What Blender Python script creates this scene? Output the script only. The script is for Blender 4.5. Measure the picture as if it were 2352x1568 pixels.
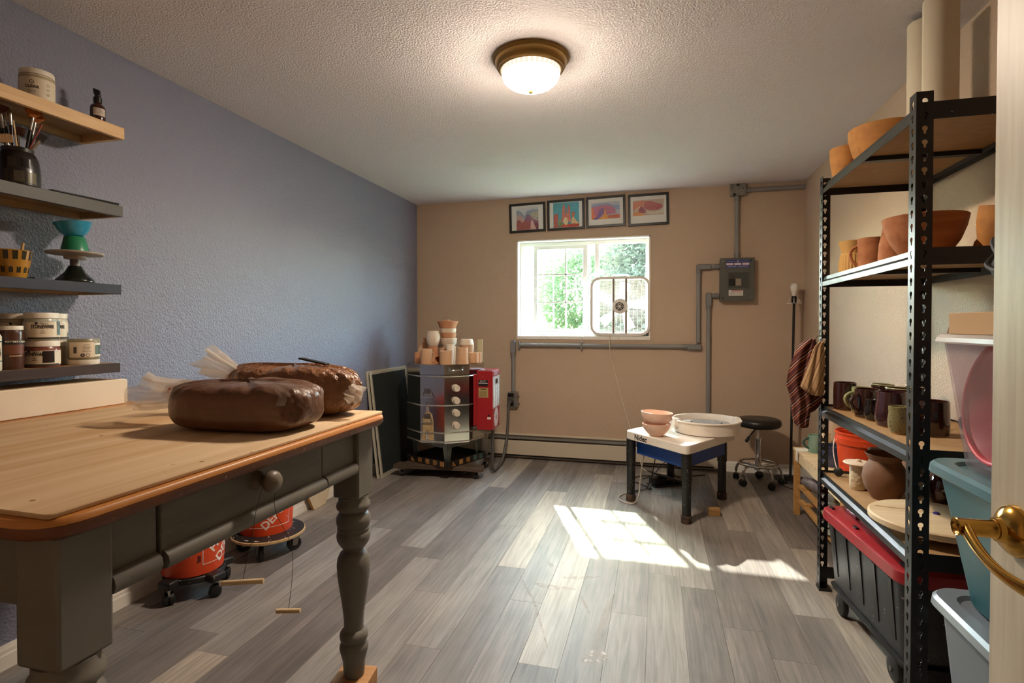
import bpy, bmesh, math, random
from mathutils import Vector, Matrix, Euler
R = math.radians
sc = bpy.context.scene
COL = sc.collection
for _o in list(bpy.data.objects):
    bpy.data.objects.remove(_o)

# ------------------------------------------------------------------ camera
cam_d = bpy.data.cameras.new('camera')
cam_d.sensor_width = 36.0
cam_d.lens = 1244.0 / 2352.0 * 36.0
cam_d.shift_y = -19.0 / 2352.0
cam_d.clip_start = 0.02
cam = bpy.data.objects.new('camera', cam_d)
COL.objects.link(cam)
cam.location = (0, 0, 1.25)
cam.rotation_euler = (R(90 - 0.829), 0, R(14.9))
sc.camera = cam

# ------------------------------------------------------------------ world, sun, exposure
SKY_STRENGTH = 4.0
SUN_STRENGTH = 11.0
LAMP_STRENGTH = 130.0
world = bpy.data.worlds.new('sky')
sc.world = world
world.use_nodes = True
_nt = world.node_tree
_nt.nodes.clear()
_out = _nt.nodes.new('ShaderNodeOutputWorld')
_bg = _nt.nodes.new('ShaderNodeBackground')
_sky = _nt.nodes.new('ShaderNodeTexSky')
_sky.sky_type = 'NISHITA'
_sky.sun_disc = False
_sky.sun_elevation = R(40)
_sky.sun_rotation = R(-21)
_sky.air_density = 1.0
_sky.dust_density = 1.0
_sky.ozone_density = 1.0
_bg.inputs['Strength'].default_value = SKY_STRENGTH
_nt.links.new(_sky.outputs[0], _bg.inputs['Color'])
_nt.links.new(_bg.outputs[0], _out.inputs['Surface'])

sun_d = bpy.data.lights.new('sun', 'SUN')
sun_d.energy = SUN_STRENGTH
sun_d.angle = R(0.7)
sun_d.color = (1.0, 0.95, 0.86)
sun = bpy.data.objects.new('sun', sun_d)
COL.objects.link(sun)
sun.location = (-3, 9, 8)
sun.rotation_euler = Vector((0.39, -1.0, -0.92)).to_track_quat('-Z', 'Y').to_euler()

vs = sc.view_settings
vs.view_transform = 'Standard'
vs.look = 'None'
vs.exposure = 1.72
vs.gamma = 1.0
vs.use_curve_mapping = False

# ------------------------------------------------------------------ helpers: colours and materials
def lin(h):
    h = h.lstrip('#')
    c = [int(h[i:i + 2], 16) / 255 for i in (0, 2, 4)]
    return tuple(x / 12.92 if x <= 0.04045 else ((x + 0.055) / 1.055) ** 2.4 for x in c)

MATS = {}

def _new(name):
    m = bpy.data.materials.new(name)
    m.use_nodes = True
    nt = m.node_tree
    b = nt.nodes['Principled BSDF']
    return m, nt, b

def mat(name, col='#808080', rough=0.5, metal=0.0, spec=0.5, bump=None, var=None, alpha=None, trans=0.0, coat=0.0, speck=None, grain=None, sheen=0.0, emit=None):
    """plain procedural material; bump=(scale,strength[,distance]); var=(hex2,scale,contrast); speck=(hex,scale,threshold); grain=(hex2,axis,scale)"""
    if name in MATS:
        return MATS[name]
    m, nt, b = _new(name)
    N, L = nt.nodes, nt.links
    b.inputs['Roughness'].default_value = rough
    b.inputs['Metallic'].default_value = metal
    b.inputs['Specular IOR Level'].default_value = spec
    b.inputs['Coat Weight'].default_value = coat
    b.inputs['Transmission Weight'].default_value = trans
    if sheen:
        b.inputs['Sheen Weight'].default_value = sheen
    c0 = lin(col) + (1,)
    b.inputs['Base Color'].default_value = c0
    tc = N.new('ShaderNodeTexCoord')
    cur = None
    def rgb(c):
        n = N.new('ShaderNodeRGB'); n.outputs[0].default_value = lin(c) + (1,); return n.outputs[0]
    def mix(fac, a, bb):
        n = N.new('ShaderNodeMix'); n.data_type = 'RGBA'
        L.new(fac, n.inputs['Factor']); L.new(a, n.inputs[6]); L.new(bb, n.inputs[7])
        return n.outputs[2]
    def ramp(src, lo, hi):
        n = N.new('ShaderNodeMapRange'); n.inputs['From Min'].default_value = lo; n.inputs['From Max'].default_value = hi
        L.new(src, n.inputs['Value']); return n.outputs[0]
    cur = rgb(col)
    if var:
        n = N.new('ShaderNodeTexNoise'); n.inputs['Scale'].default_value = var[1]; n.inputs['Detail'].default_value = 4
        L.new(tc.outputs['Object'], n.inputs['Vector'])
        w = var[2] if len(var) > 2 else 0.2
        cur = mix(ramp(n.outputs['Fac'], 0.5 - w, 0.5 + w), cur, rgb(var[0]))
    if grain:
        mp = N.new('ShaderNodeMapping')
        s = [1.0, 1.0, 1.0]
        for k in range(3):
            s[k] = grain[2] if k != grain[1] else grain[2] * 0.06
        mp.inputs['Scale'].default_value = s
        L.new(tc.outputs['Object'], mp.inputs['Vector'])
        n = N.new('ShaderNodeTexNoise'); n.inputs['Scale'].default_value = 1.0; n.inputs['Detail'].default_value = 6; n.inputs['Distortion'].default_value = 0.6
        L.new(mp.outputs[0], n.inputs['Vector'])
        cur = mix(ramp(n.outputs['Fac'], 0.34, 0.66), cur, rgb(grain[0]))
    if speck:
        for sp in (speck if isinstance(speck, list) else [speck]):
            n = N.new('ShaderNodeTexNoise'); n.inputs['Scale'].default_value = sp[1]; n.inputs['Detail'].default_value = 2
            L.new(tc.outputs['Object'], n.inputs['Vector'])
            cur = mix(ramp(n.outputs['Fac'], sp[2], sp[2] + 0.03), cur, rgb(sp[0]))
    L.new(cur, b.inputs['Base Color'])
    if bump:
        n = N.new('ShaderNodeTexNoise'); n.inputs['Scale'].default_value = bump[0]; n.inputs['Detail'].default_value = 3
        L.new(tc.outputs['Object'], n.inputs['Vector'])
        bp = N.new('ShaderNodeBump'); bp.inputs['Strength'].default_value = bump[1]
        bp.inputs['Distance'].default_value = bump[2] if len(bump) > 2 else 0.01
        src = n.outputs['Fac']
        if len(bump) > 3:
            src = ramp(src, bump[3], bump[4])
        L.new(src, bp.inputs['Height']); L.new(bp.outputs[0], b.inputs['Normal'])
    if emit:
        b.inputs['Emission Color'].default_value = lin(emit[0]) + (1,)
        b.inputs['Emission Strength'].default_value = emit[1]
    if alpha is not None:
        b.inputs['Alpha'].default_value = alpha
    MATS[name] = m
    return m

def glass_mat(name, tint='#FFFFFF', gloss=0.06, rough=0.02, haze=None):
    """thin pane: transparent with a little gloss, optionally some diffuse dust"""
    if name in MATS:
        return MATS[name]
    m = bpy.data.materials.new(name); m.use_nodes = True
    nt = m.node_tree; N, L = nt.nodes, nt.links
    N.clear()
    o = N.new('ShaderNodeOutputMaterial'); t = N.new('ShaderNodeBsdfTransparent'); g = N.new('ShaderNodeBsdfGlossy'); x = N.new('ShaderNodeMixShader')
    t.inputs[0].default_value = lin(tint) + (1,); g.inputs['Roughness'].default_value = rough
    x.inputs[0].default_value = gloss
    L.new(t.outputs[0], x.inputs[1]); L.new(g.outputs[0], x.inputs[2])
    last = x.outputs[0]
    if haze:
        d = N.new('ShaderNodeBsdfDiffuse'); tr = N.new('ShaderNodeBsdfTranslucent'); y = N.new('ShaderNodeMixShader'); z = N.new('ShaderNodeMixShader')
        d.inputs[0].default_value = lin(haze[0]) + (1,); tr.inputs[0].default_value = lin(haze[0]) + (1,)
        y.inputs[0].default_value = 0.5; L.new(d.outputs[0], y.inputs[1]); L.new(tr.outputs[0], y.inputs[2])
        z.inputs[0].default_value = haze[1]; L.new(last, z.inputs[1]); L.new(y.outputs[0], z.inputs[2]); last = z.outputs[0]
    L.new(last, o.inputs[0])
    MATS[name] = m
    return m

# ------------------------------------------------------------------ helpers: meshes
class MB:
    def __init__(s):
        s.v, s.f = [], []
    def add(s, vs_, fs, M=None):
        k = len(s.v)
        if M is not None:
            vs_ = [M @ Vector(p) for p in vs_]
        s.v += [tuple(p) for p in vs_]
        s.f += [tuple(i + k for i in f) for f in fs]
        return s
    def b(s, x0, x1, y0, y1, z0, z1, M=None):
        p = [(x0, y0, z0), (x1, y0, z0), (x1, y1, z0), (x0, y1, z0), (x0, y0, z1), (x1, y0, z1), (x1, y1, z1), (x0, y1, z1)]
        return s.add(p, [(3, 2, 1, 0), (4, 5, 6, 7), (0, 1, 5, 4), (1, 2, 6, 5), (2, 3, 7, 6), (3, 0, 4, 7)], M)
    def c(s, x, y, z, sx, sy, sz, M=None):
        return s.b(x - sx / 2, x + sx / 2, y - sy / 2, y + sy / 2, z - sz / 2, z + sz / 2, M)
    def lathe(s, prof, n=32, M=None, cap=True, a0=0.0, a1=2 * math.pi, fn=None):
        full = abs(a1 - a0 - 2 * math.pi) < 1e-6
        m = n if full else n + 1
        vs_, fs = [], []
        for (r, z) in prof:
            for i in range(m):
                a = a0 + (a1 - a0) * i / n
                rr = r * (fn(a, z) if fn else 1.0)
                vs_.append((rr * math.cos(a), rr * math.sin(a), z))
        for j in range(len(prof) - 1):
            for i in range(n):
                i2 = (i + 1) % m
                fs.append((j * m + i, j * m + i2, (j + 1) * m + i2, (j + 1) * m + i))
        if cap and full:
            if prof[0][0] > 1e-6: fs.append(tuple(range(m - 1, -1, -1)))
            if prof[-1][0] > 1e-6: fs.append(tuple((len(prof) - 1) * m + i for i in range(m)))
        return s.add(vs_, fs, M)
    def cyl(s, p0, p1, r0, r1=None, n=16):
        p0, p1 = Vector(p0), Vector(p1); d = p1 - p0
        q = d.to_track_quat('Z', 'Y').to_matrix().to_4x4(); q.translation = p0
        return s.lathe([(r0, 0), (r0 if r1 is None else r1, d.length)], n, q)
    def tube(s, pts, r, n=8, closed=False, smooth=0):
        pts = [Vector(p) for p in pts]
        if smooth:
            pts = spline(pts, smooth, closed)
        k = len(pts)
        vs_, fs = [], []
        up = None
        for i, p in enumerate(pts):
            a = pts[(i - 1) % k] if (i > 0 or closed) else p
            b_ = pts[(i + 1) % k] if (i < k - 1 or closed) else p
            t = (b_ - a).normalized()
            if up is None:
                up = t.orthogonal().normalized()
            up = (up - t * up.dot(t))
            up = up.normalized() if up.length > 1e-6 else t.orthogonal().normalized()
            w = t.cross(up)
            rr = r[i] if isinstance(r, (list, tuple)) and len(r) == k else (r if not isinstance(r, (list, tuple)) else r[0])
            for j in range(n):
                an = 2 * math.pi * j / n
                vs_.append(p + up * (math.cos(an) * rr) + w * (math.sin(an) * rr))
        for i in range(k if closed else k - 1):
            for j in range(n):
                fs.append((i * n + j, i * n + (j + 1) % n, ((i + 1) % k) * n + (j + 1) % n, ((i + 1) % k) * n + j))
        if not closed:
            fs.append(tuple(range(n - 1, -1, -1))); fs.append(tuple((k - 1) * n + j for j in range(n)))
        return s.add(vs_, fs)
    def prism(s, poly, z0, z1, M=None):
        n = len(poly)
        vs_ = [(x, y, z0) for x, y in poly] + [(x, y, z1) for x, y in poly]
        fs = [tuple(range(n - 1, -1, -1)), tuple(range(n, 2 * n))] + [(i, (i + 1) % n, n + (i + 1) % n, n + i) for i in range(n)]
        return s.add(vs_, fs, M)
    def loft(s, rings, closed=True, caps=True, M=None):
        n = len(rings[0]); vs_ = [p for r_ in rings for p in r_]; fs = []
        for j in range(len(rings) - 1):
            for i in range(n if closed else n - 1):
                i2 = (i + 1) % n
                fs.append((j * n + i, j * n + i2, (j + 1) * n + i2, (j + 1) * n + i))
        if caps and closed:
            fs.append(tuple(range(n - 1, -1, -1))); fs.append(tuple((len(rings) - 1) * n + i for i in range(n)))
        return s.add(vs_, fs, M)
    def map(s, fn):
        s.v = [tuple(fn(Vector(p))) for p in s.v]; return s
    def mesh(s, name, m=None, smooth=True, ang=38):
        me = bpy.data.meshes.new(name)
        me.from_pydata(s.v, [], s.f)
        me.validate()
        if smooth:
            for p in me.polygons: p.use_smooth = True
            me.set_sharp_from_angle(angle=R(ang))
        if m is not None: me.materials.append(m)
        me.update()
        return me
    def build(s, name, m=None, parent=None, loc=None, rot=None, bevel=0, seg=2, smooth=True, ang=38, kind=None, label=None):
        o = bpy.data.objects.new(name, s.mesh(name, m, smooth, ang))
        COL.objects.link(o)
        if parent is not None: o.parent = parent
        if loc is not None: o.location = loc
        if rot is not None: o.rotation_euler = rot
        if bevel:
            md = o.modifiers.new('bevel', 'BEVEL'); md.width = bevel; md.segments = seg; md.limit_method = 'ANGLE'; md.angle_limit = R(35)
        if kind: o['kind'] = kind
        if label: o['label'] = label
        return o

def spline(pts, k, closed=False):
    out = []; n = len(pts)
    for i in range(n if closed else n - 1):
        g = lambda j: pts[j % n] if closed else pts[max(0, min(n - 1, j))]
        p0, p1, p2, p3 = g(i - 1), g(i), g(i + 1), g(i + 2)
        for q in range(k):
            t = q / k
            out.append(0.5 * ((2 * p1) + (p2 - p0) * t + (2 * p0 - 5 * p1 + 4 * p2 - p3) * t * t + (3 * p1 - p0 - 3 * p2 + p3) * t ** 3))
    if not closed: out.append(pts[-1])
    return out

def T(x=0, y=0, z=0, rz=0, rx=0, ry=0, s=1):
    return Matrix.Translation((x, y, z)) @ Euler((rx, ry, rz)).to_matrix().to_4x4() @ Matrix.Scale(s, 4)

def thing(name, label, cat, loc=(0, 0, 0), rz=0, group=None, rot=None):
    o = bpy.data.objects.new(name, None); COL.objects.link(o)
    o.location = loc; o.rotation_euler = rot if rot else (0, 0, rz)
    o.empty_display_size = 0.05
    o['label'] = label; o['category'] = cat
    if group: o['group'] = group
    return o

def tag(o, label, cat, group=None):
    o['label'] = label; o['category'] = cat
    if group: o['group'] = group
    return o

def struct(o, label=None):
    o['kind'] = 'structure'
    if label: o['label'] = label
    return o

def inst(src, parent, loc=(0, 0, 0), rot=(0, 0, 0), name=None):
    o = bpy.data.objects.new(name or src.name.split('.')[0], src.data); COL.objects.link(o)
    for md in src.modifiers:
        if md.type == 'BEVEL':
            q = o.modifiers.new('bevel', 'BEVEL'); q.width = md.width; q.segments = md.segments; q.limit_method = md.limit_method; q.angle_limit = md.angle_limit
    o.parent = parent; o.location = loc; o.rotation_euler = rot
    return o

def text_geo(txt, size=1.0, extrude=0.0, align='CENTER', shear=0.0, bold=0.0, space=1.0):
    cu = bpy.data.curves.new('t', 'FONT'); cu.body = txt; cu.size = size; cu.extrude = extrude; cu.align_x = align; cu.align_y = 'CENTER'
    cu.shear = shear; cu.offset = bold; cu.space_character = space; cu.resolution_u = 3
    ob = bpy.data.objects.new('t', cu); COL.objects.link(ob)
    bpy.context.view_layer.update()
    me = bpy.data.meshes.new_from_object(ob.evaluated_get(bpy.context.evaluated_depsgraph_get()))
    vs_ = [tuple(v.co) for v in me.vertices]; fs = [tuple(p.vertices) for p in me.polygons]
    bpy.data.objects.remove(ob); bpy.data.curves.remove(cu); bpy.data.meshes.remove(me)
    return vs_, fs

def flat_text(txt, size, M, **kw):
    mb = MB(); v, f = text_geo(txt, size, **kw); mb.add(v, f, M); return mb

def rrect(w, h, r, n=5):
    pts = []
    for (cx, cy, a) in ((w / 2 - r, h / 2 - r, 0), (-w / 2 + r, h / 2 - r, 90), (-w / 2 + r, -h / 2 + r, 180), (w / 2 - r, -h / 2 + r, 270)):
        for i in range(n + 1):
            an = R(a + 90 * i / n); pts.append((cx + r * math.cos(an), cy + r * math.sin(an)))
    return pts

def on_cyl(mb, r, ang, z):
    """wrap a flat XY mesh (x right, y up, z out) onto a vertical cylinder of radius r, its centre facing angle ang"""
    def fn(p):
        a = ang + p.x / r
        return Vector(((r + p.z) * math.cos(a), (r + p.z) * math.sin(a), z + p.y))
    return mb.map(fn)

def cyl_patch(r, ang, z0, z1, half, n=14):
    mb = MB(); vs_, fs = [], []
    for i in range(n + 1):
        a = ang - half + 2 * half * i / n
        vs_ += [(r * math.cos(a), r * math.sin(a), z0), (r * math.cos(a), r * math.sin(a), z1)]
    for i in range(n): fs.append((2 * i, 2 * i + 2, 2 * i + 3, 2 * i + 1))
    return mb.add(vs_, fs)

def face_cam(x, y):
    return math.atan2(-y, -x)
# ================================================================== THE ROOM
XL, XR, YB, YF, ZC = -2.29, 1.18, 4.95, 0.06, 2.44
WX0, WX1, WZ0, WZ1 = -1.27, -0.05, 1.15, 2.047     # window opening

m_tan = mat('tan_paint', '#C4AC94', 0.62, bump=(110, 0.6, 0.006), var=('#BBA28A', 1.2, 0.3), spec=0.35)
m_blue = mat('blue_paint', '#868798', 0.5, bump=(105, 0.9, 0.008), var=('#7E8093', 1.0, 0.3), spec=0.45)
m_ceil = mat('ceiling_paint', '#E4DDDE', 0.8, bump=(120, 0.5, 0.004, 0.40, 0.64), spec=0.2)
m_white = mat('white_trim_paint', '#E4DED4', 0.4)

def plank_mat():
    m, nt, b = _new('grey_oak_plank'); N, L = nt.nodes, nt.links
    tc = N.new('ShaderNodeTexCoord'); oi = N.new('ShaderNodeObjectInfo')
    ad = N.new('ShaderNodeVectorMath'); ad.operation = 'MULTIPLY_ADD'
    cb = N.new('ShaderNodeCombineXYZ'); 
    for k in range(3): L.new(oi.outputs['Random'], cb.inputs[k])
    ad.inputs[1].default_value = (37.0, 91.0, 5.0)
    L.new(cb.outputs[0], ad.inputs[0]); L.new(tc.outputs['Object'], ad.inputs[2])
    mp = N.new('ShaderNodeMapping'); mp.inputs['Scale'].default_value = (60, 2.6, 1); L.new(ad.outputs[0], mp.inputs['Vector'])
    n1 = N.new('ShaderNodeTexNoise'); n1.inputs['Scale'].default_value = 1; n1.inputs['Detail'].default_value = 7; n1.inputs['Distortion'].default_value = 1.2
    L.new(mp.outputs[0], n1.inputs['Vector'])
    mp2 = N.new('ShaderNodeMapping'); mp2.inputs['Scale'].default_value = (9, 1.3, 1); L.new(ad.outputs[0], mp2.inputs['Vector'])
    n2 = N.new('ShaderNodeTexNoise'); n2.inputs['Scale'].default_value = 1; n2.inputs['Detail'].default_value = 3; L.new(mp2.outputs[0], n2.inputs['Vector'])
    cr = N.new('ShaderNodeValToRGB'); e = cr.color_ramp.elements
    e[0].position = 0.0; e[0].color = lin('#6A625C') + (1,)
    e[1].position = 1.0; e[1].color = lin('#A89A8A') + (1,)
    for p, c in ((0.3, '#736B65'), (0.55, '#7E7670'), (0.8, '#8E8780')):
        q = e.new(p); q.color = lin(c) + (1,)
    L.new(oi.outputs['Random'], cr.inputs[0])
    mr = N.new('ShaderNodeMapRange'); mr.inputs['From Min'].default_value = 0.3; mr.inputs['From Max'].default_value = 0.7; mr.inputs['To Min'].default_value = 0.68; mr.inputs['To Max'].default_value = 1.22
    L.new(n1.outputs['Fac'], mr.inputs['Value'])
    mr2 = N.new('ShaderNodeMapRange'); mr2.inputs['From Min'].default_value = 0.3; mr2.inputs['From Max'].default_value = 0.7; mr2.inputs['To Min'].default_value = 0.8; mr2.inputs['To Max'].default_value = 1.15
    L.new(n2.outputs['Fac'], mr2.inputs['Value'])
    mu = N.new('ShaderNodeMath'); mu.operation = 'MULTIPLY'; L.new(mr.outputs[0], mu.inputs[0]); L.new(mr2.outputs[0], mu.inputs[1])
    vm = N.new('ShaderNodeVectorMath'); vm.operation = 'SCALE'; L.new(cr.outputs[0], vm.inputs[0]); L.new(mu.outputs[0], vm.inputs['Scale'])
    # dried clay dust wiped over the boards
    n3 = N.new('ShaderNodeTexNoise'); n3.inputs['Scale'].default_value = 1.6; n3.inputs['Detail'].default_value = 5; L.new(tc.outputs['Object'], n3.inputs['Vector'])
    mr3 = N.new('ShaderNodeMapRange'); mr3.inputs['From Min'].default_value = 0.45; mr3.inputs['From Max'].default_value = 0.75; mr3.inputs['To Max'].default_value = 0.28
    L.new(n3.outputs['Fac'], mr3.inputs['Value'])
    mx = N.new('ShaderNodeMix'); mx.data_type = 'RGBA'; L.new(mr3.outputs[0], mx.inputs['Factor']); L.new(vm.outputs[0], mx.inputs[6]); mx.inputs[7].default_value = lin('#B5AEA6') + (1,)
    L.new(mx.outputs[2], b.inputs['Base Color'])
    rr = N.new('ShaderNodeMapRange'); rr.inputs['To Min'].default_value = 0.46; rr.inputs['To Max'].default_value = 0.62; L.new(n3.outputs['Fac'], rr.inputs['Value']); L.new(rr.outputs[0], b.inputs['Roughness'])
    b.inputs['Specular IOR Level'].default_value = 0.42
    bp = N.new('ShaderNodeBump'); bp.inputs['Strength'].default_value = 0.12; bp.inputs['Distance'].default_value = 0.002
    L.new(n1.outputs['Fac'], bp.inputs['Height']); L.new(bp.outputs[0], b.inputs['Normal'])
    return m
m_plank = plank_mat()
floor = struct(MB().b(XL, XR, YF - 0.2, YB, -0.06, -0.006).build('floor', mat('plank_joint', '#3A332C', 0.8)), 'grey-brown wood plank floor dusted with dried clay')
PW = 0.1525
anch = {-1: 2.69, 0: 2.37, 1: 1.93, -6: 3.68, -3: 3.66, -4: 2.68, -2: 1.93, 7: 2.2, 6: 2.38, 3: 2.38, 5: 2.70, 8: 2.56}
random.seed(4)
for k in range(-11, 12):
    x0 = max(XL, -0.643 + PW * k); x1 = min(XR, -0.643 + PW * (k + 1))
    if x1 - x0 < 0.01: continue
    a = anch.get(k, 1.6 + random.random() * 1.3)
    cuts = sorted({round(c_, 3) for c_ in [a + 1.32 * j for j in range(-3, 4)] if YF - 0.15 < c_ < YB - 0.05} | {YF - 0.2, YB})
    for y0, y1 in zip(cuts[:-1], cuts[1:]):
        g = 0.0006
        MB().b(x0 + g, x1 - g, y0 + g, y1 - g, -0.006, 0.0).build('plank', m_plank, floor, smooth=False)

def wall_hole(x0, x1, z0, z1, hx0, hx1, hz0, hz1, y0, y1):
    """one connected wall slab (in XZ, thick in Y) with a rectangular hole"""
    xs, zs = [x0, hx0, hx1, x1], [z0, hz0, hz1, z1]
    vs_, fs, ix = [], [], {}
    for s_, y in enumerate((y0, y1)):
        for i in range(4):
            for j in range(4):
                ix[(s_, i, j)] = len(vs_); vs_.append((xs[i], y, zs[j]))
    for i in range(3):
        for j in range(3):
            if i == 1 and j == 1: continue
            if zs[j + 1] - zs[j] < 1e-6: continue
            fs.append((ix[0, i, j], ix[0, i + 1, j], ix[0, i + 1, j + 1], ix[0, i, j + 1]))
            fs.append((ix[1, i, j], ix[1, i, j + 1], ix[1, i + 1, j + 1], ix[1, i + 1, j]))
    q = [(1, 1), (2, 1), (2, 2), (1, 2)]
    for a in range(4):
        (i, j), (k, l) = q[a], q[(a + 1) % 4]
        fs.append((ix[0, i, j], ix[1, i, j], ix[1, k, l], ix[0, k, l]))
    q = [(0, 0), (3, 0), (3, 3), (0, 3)]
    for a in range(4):
        (i, j), (k, l) = q[a], q[(a + 1) % 4]
        fs.append((ix[0, i, j], ix[0, k, l], ix[1, k, l], ix[1, i, j]))
    return MB().add(vs_, fs)

struct(MB().b(XL - 0.12, XL, YF - 0.12, YB + 0.2, -0.06, ZC).build('wall_left', m_blue, smooth=False), 'slate blue textured wall')
struct(wall_hole(XL, XR, -0.06, ZC, WX0, WX1, WZ0, WZ1, YB, YB + 0.2).build('wall_back', m_tan, smooth=False), 'tan textured back wall with a window')
struct(MB().b(XR, XR + 0.12, YF - 0.12, YB + 0.2, -0.06, ZC).build('wall_right', m_tan, smooth=False), 'tan textured right wall behind the shelving')
struct(wall_hole(XL, XR, -0.06, ZC, -0.38, 0.50, -0.06, 2.06, YF - 0.12, YF).build('wall_front', m_tan, smooth=False), 'tan wall with the doorway')
struct(MB().b(XL - 0.12, XR + 0.12, YF - 0.12, YB + 0.2, ZC, ZC + 0.1).build('ceiling', m_ceil, smooth=False), 'white ceiling with knockdown texture')

# unseen hall box behind the doorway, added to keep sky light out
m_hall = mat('hall_paint', '#C9B79C', 0.7)
struct(MB().b(-1.32, -1.2, -1.72, YF - 0.12, -0.06, ZC).build('wall_unseen_hall_left', m_hall, smooth=False))
struct(MB().b(1.2, 1.32, -1.72, YF - 0.12, -0.06, ZC).build('wall_unseen_hall_right', m_hall, smooth=False))
struct(MB().b(-1.2, 1.2, -1.72, -1.6, -0.06, ZC).build('wall_unseen_hall_back', m_hall, smooth=False))
struct(MB().b(-1.32, 1.32, -1.72, YF - 0.12, ZC, ZC + 0.1).build('ceiling_unseen_hall', m_hall, smooth=False))
struct(MB().b(-1.32, 1.32, -1.72, YF - 0.2, -0.06, -0.001).build('floor_unseen_hall', mat('hall_floor', '#8A7C6C', 0.5), smooth=False))

def baseboard(name, p0, p1, nrm, label):
    """profiled board from p0 to p1 (wall foot), standing out along nrm"""
    p0, p1, nrm = Vector(p0), Vector(p1), Vector(nrm)
    prof = [(0, 0), (0.013, 0), (0.013, 0.052), (0.010, 0.058), (0.010, 0.070), (0.006, 0.080), (0.004, 0.088), (0, 0.088)]
    rings = [[p + nrm * a + Vector((0, 0, z)) for a, z in prof] for p in (p0, p1)]
    return struct(MB().loft(rings).build(name, m_white, smooth=False), label)
baseboard('baseboard_left', (XL, YF, 0.0), (XL, YB, 0.0), (1, 0, 0), 'white moulded baseboard along the blue wall')
baseboard('baseboard_right', (XR, YF, 0.0), (XR, YB, 0.0), (-1, 0, 0), 'white moulded baseboard along the right wall')
baseboard('baseboard_back', (0.53, YB, 0.0), (XR - 0.014, YB, 0.0), (0, -1, 0), 'white moulded baseboard right of the heater')

# ------------------------------------------------------------------ window
m_vinyl = mat('white_vinyl', '#EDEBE6', 0.35)
m_reveal = mat('white_reveal', '#F0ECE4', 0.5)
win = bpy.data.objects.new('window_1', None); COL.objects.link(win); struct(win, 'white sliding window in a deep white reveal')
e = 0.004
MB().b(WX0 + 0.001, WX0 + 0.012, YB - 0.003, YB + 0.14, WZ0, WZ1).build('reveal', m_reveal, win)
MB().b(WX1 - 0.012, WX1 - 0.001, YB - 0.003, YB + 0.14, WZ0, WZ1).build('reveal', m_reveal, win)
MB().b(WX0 + 0.001, WX1 - 0.001, YB - 0.003, YB + 0.14, WZ1 - 0.012, WZ1 - 0.001).build('reveal', m_reveal, win)
tx = [WX0, -0.971, -0.646, -0.322, WX1]
m_tile = mat('white_glazed_tile', '#EEE8DE', 0.25)
for a, b_ in zip(tx[:-1], tx[1:]):
    MB().b(a + 0.0015, b_ - 0.0015, YB - 0.008, YB + 0.14, WZ0 - 0.03, WZ0 + 0.002).build('sill_tile', m_tile, win, bevel=0.002)
MB().b(WX0, WX1, YB + 0.001, YB + 0.14, WZ0 - 0.03, WZ0 - 0.002).build('sill_bed', mat('grout', '#8C8780', 0.9), win)
y0, y1 = YB + 0.09, YB + 0.15
FX0, FX1, FZ0, FZ1 = WX0 + 0.013, WX1 - 0.013, WZ0 + 0.003, WZ1 - 0.013
for (a, b_, c, d) in ((FX0, FX0 + 0.03, FZ0, FZ1), (FX1 - 0.03, FX1, FZ0, FZ1), (FX0 + 0.03, FX1 - 0.03, FZ0, FZ0 + 0.035), (FX0 + 0.03, FX1 - 0.03, FZ1 - 0.035, FZ1), (-0.549, -0.511, FZ0 + 0.035, FZ1 - 0.035)):
    MB().b(a, b_, y0, y1, c, d).build('window_frame', m_vinyl, win, bevel=0.003)
m_pane = glass_mat('window_glass', '#F4FAF6', 0.05)
GZ0, GZ1 = FZ0 + 0.035, FZ1 - 0.035
MB().b(FX0 + 0.03, -0.549, y1 - 0.012, y1 - 0.008, GZ0, GZ1).build('pane', m_pane, win)          # fixed sash, outside track
for x in (-0.945, -0.60):
    MB().b(x - 0.006, x + 0.006, y1 - 0.018, y1 - 0.0125, GZ0, GZ1).build('muntin', m_vinyl, win)
for z in (1.467, 1.729):
    MB().b(FX0 + 0.03, -0.549, y1 - 0.018, y1 - 0.0125, z - 0.006, z + 0.006).build('muntin', m_vinyl, win)
SX0, SX1 = -1.130, -0.617                                                                       # sliding sash, pushed open
sash = MB().b(SX0, SX1, y0 + 0.012, y0 + 0.03, GZ0, GZ0 + 0.03).build('sash', m_vinyl, win)
MB().b(SX0, SX0 + 0.034, y0 + 0.010, y0 + 0.032, GZ0 + 0.03, GZ1 - 0.03).build('stile', m_vinyl, sash, bevel=0.003)
MB().b(SX1 - 0.044, SX1, y0 + 0.010, y0 + 0.032, GZ0 + 0.03, GZ1 - 0.03).build('stile', m_vinyl, sash, bevel=0.003)
MB().b(SX0, SX1, y0 + 0.012, y0 + 0.03, GZ1 - 0.03, GZ1).build('rail', m_vinyl, sash)
MB().b(SX0 + 0.034, SX1 - 0.044, y0 + 0.019, y0 + 0.022, GZ0 + 0.03, GZ1 - 0.03).build('pane', m_pane, sash)
MB().b(-0.829, -0.816, y0 + 0.013, y0 + 0.0185, GZ0 + 0.03, GZ1 - 0.03).build('muntin', m_vinyl, sash)
for z in (1.467, 1.729):
    MB().b(SX0 + 0.034, SX1 - 0.044, y0 + 0.013, y0 + 0.0185, z - 0.006, z + 0.006).build('muntin', m_vinyl, sash)
MB().b(-0.511, FX1 - 0.03, y1 - 0.006, y1 - 0.004, GZ0, GZ1).build('insect_screen', glass_mat('insect_mesh', '#D8DAD8', 0.0, haze=('#6A6E6C', 0.03)), win)

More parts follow.
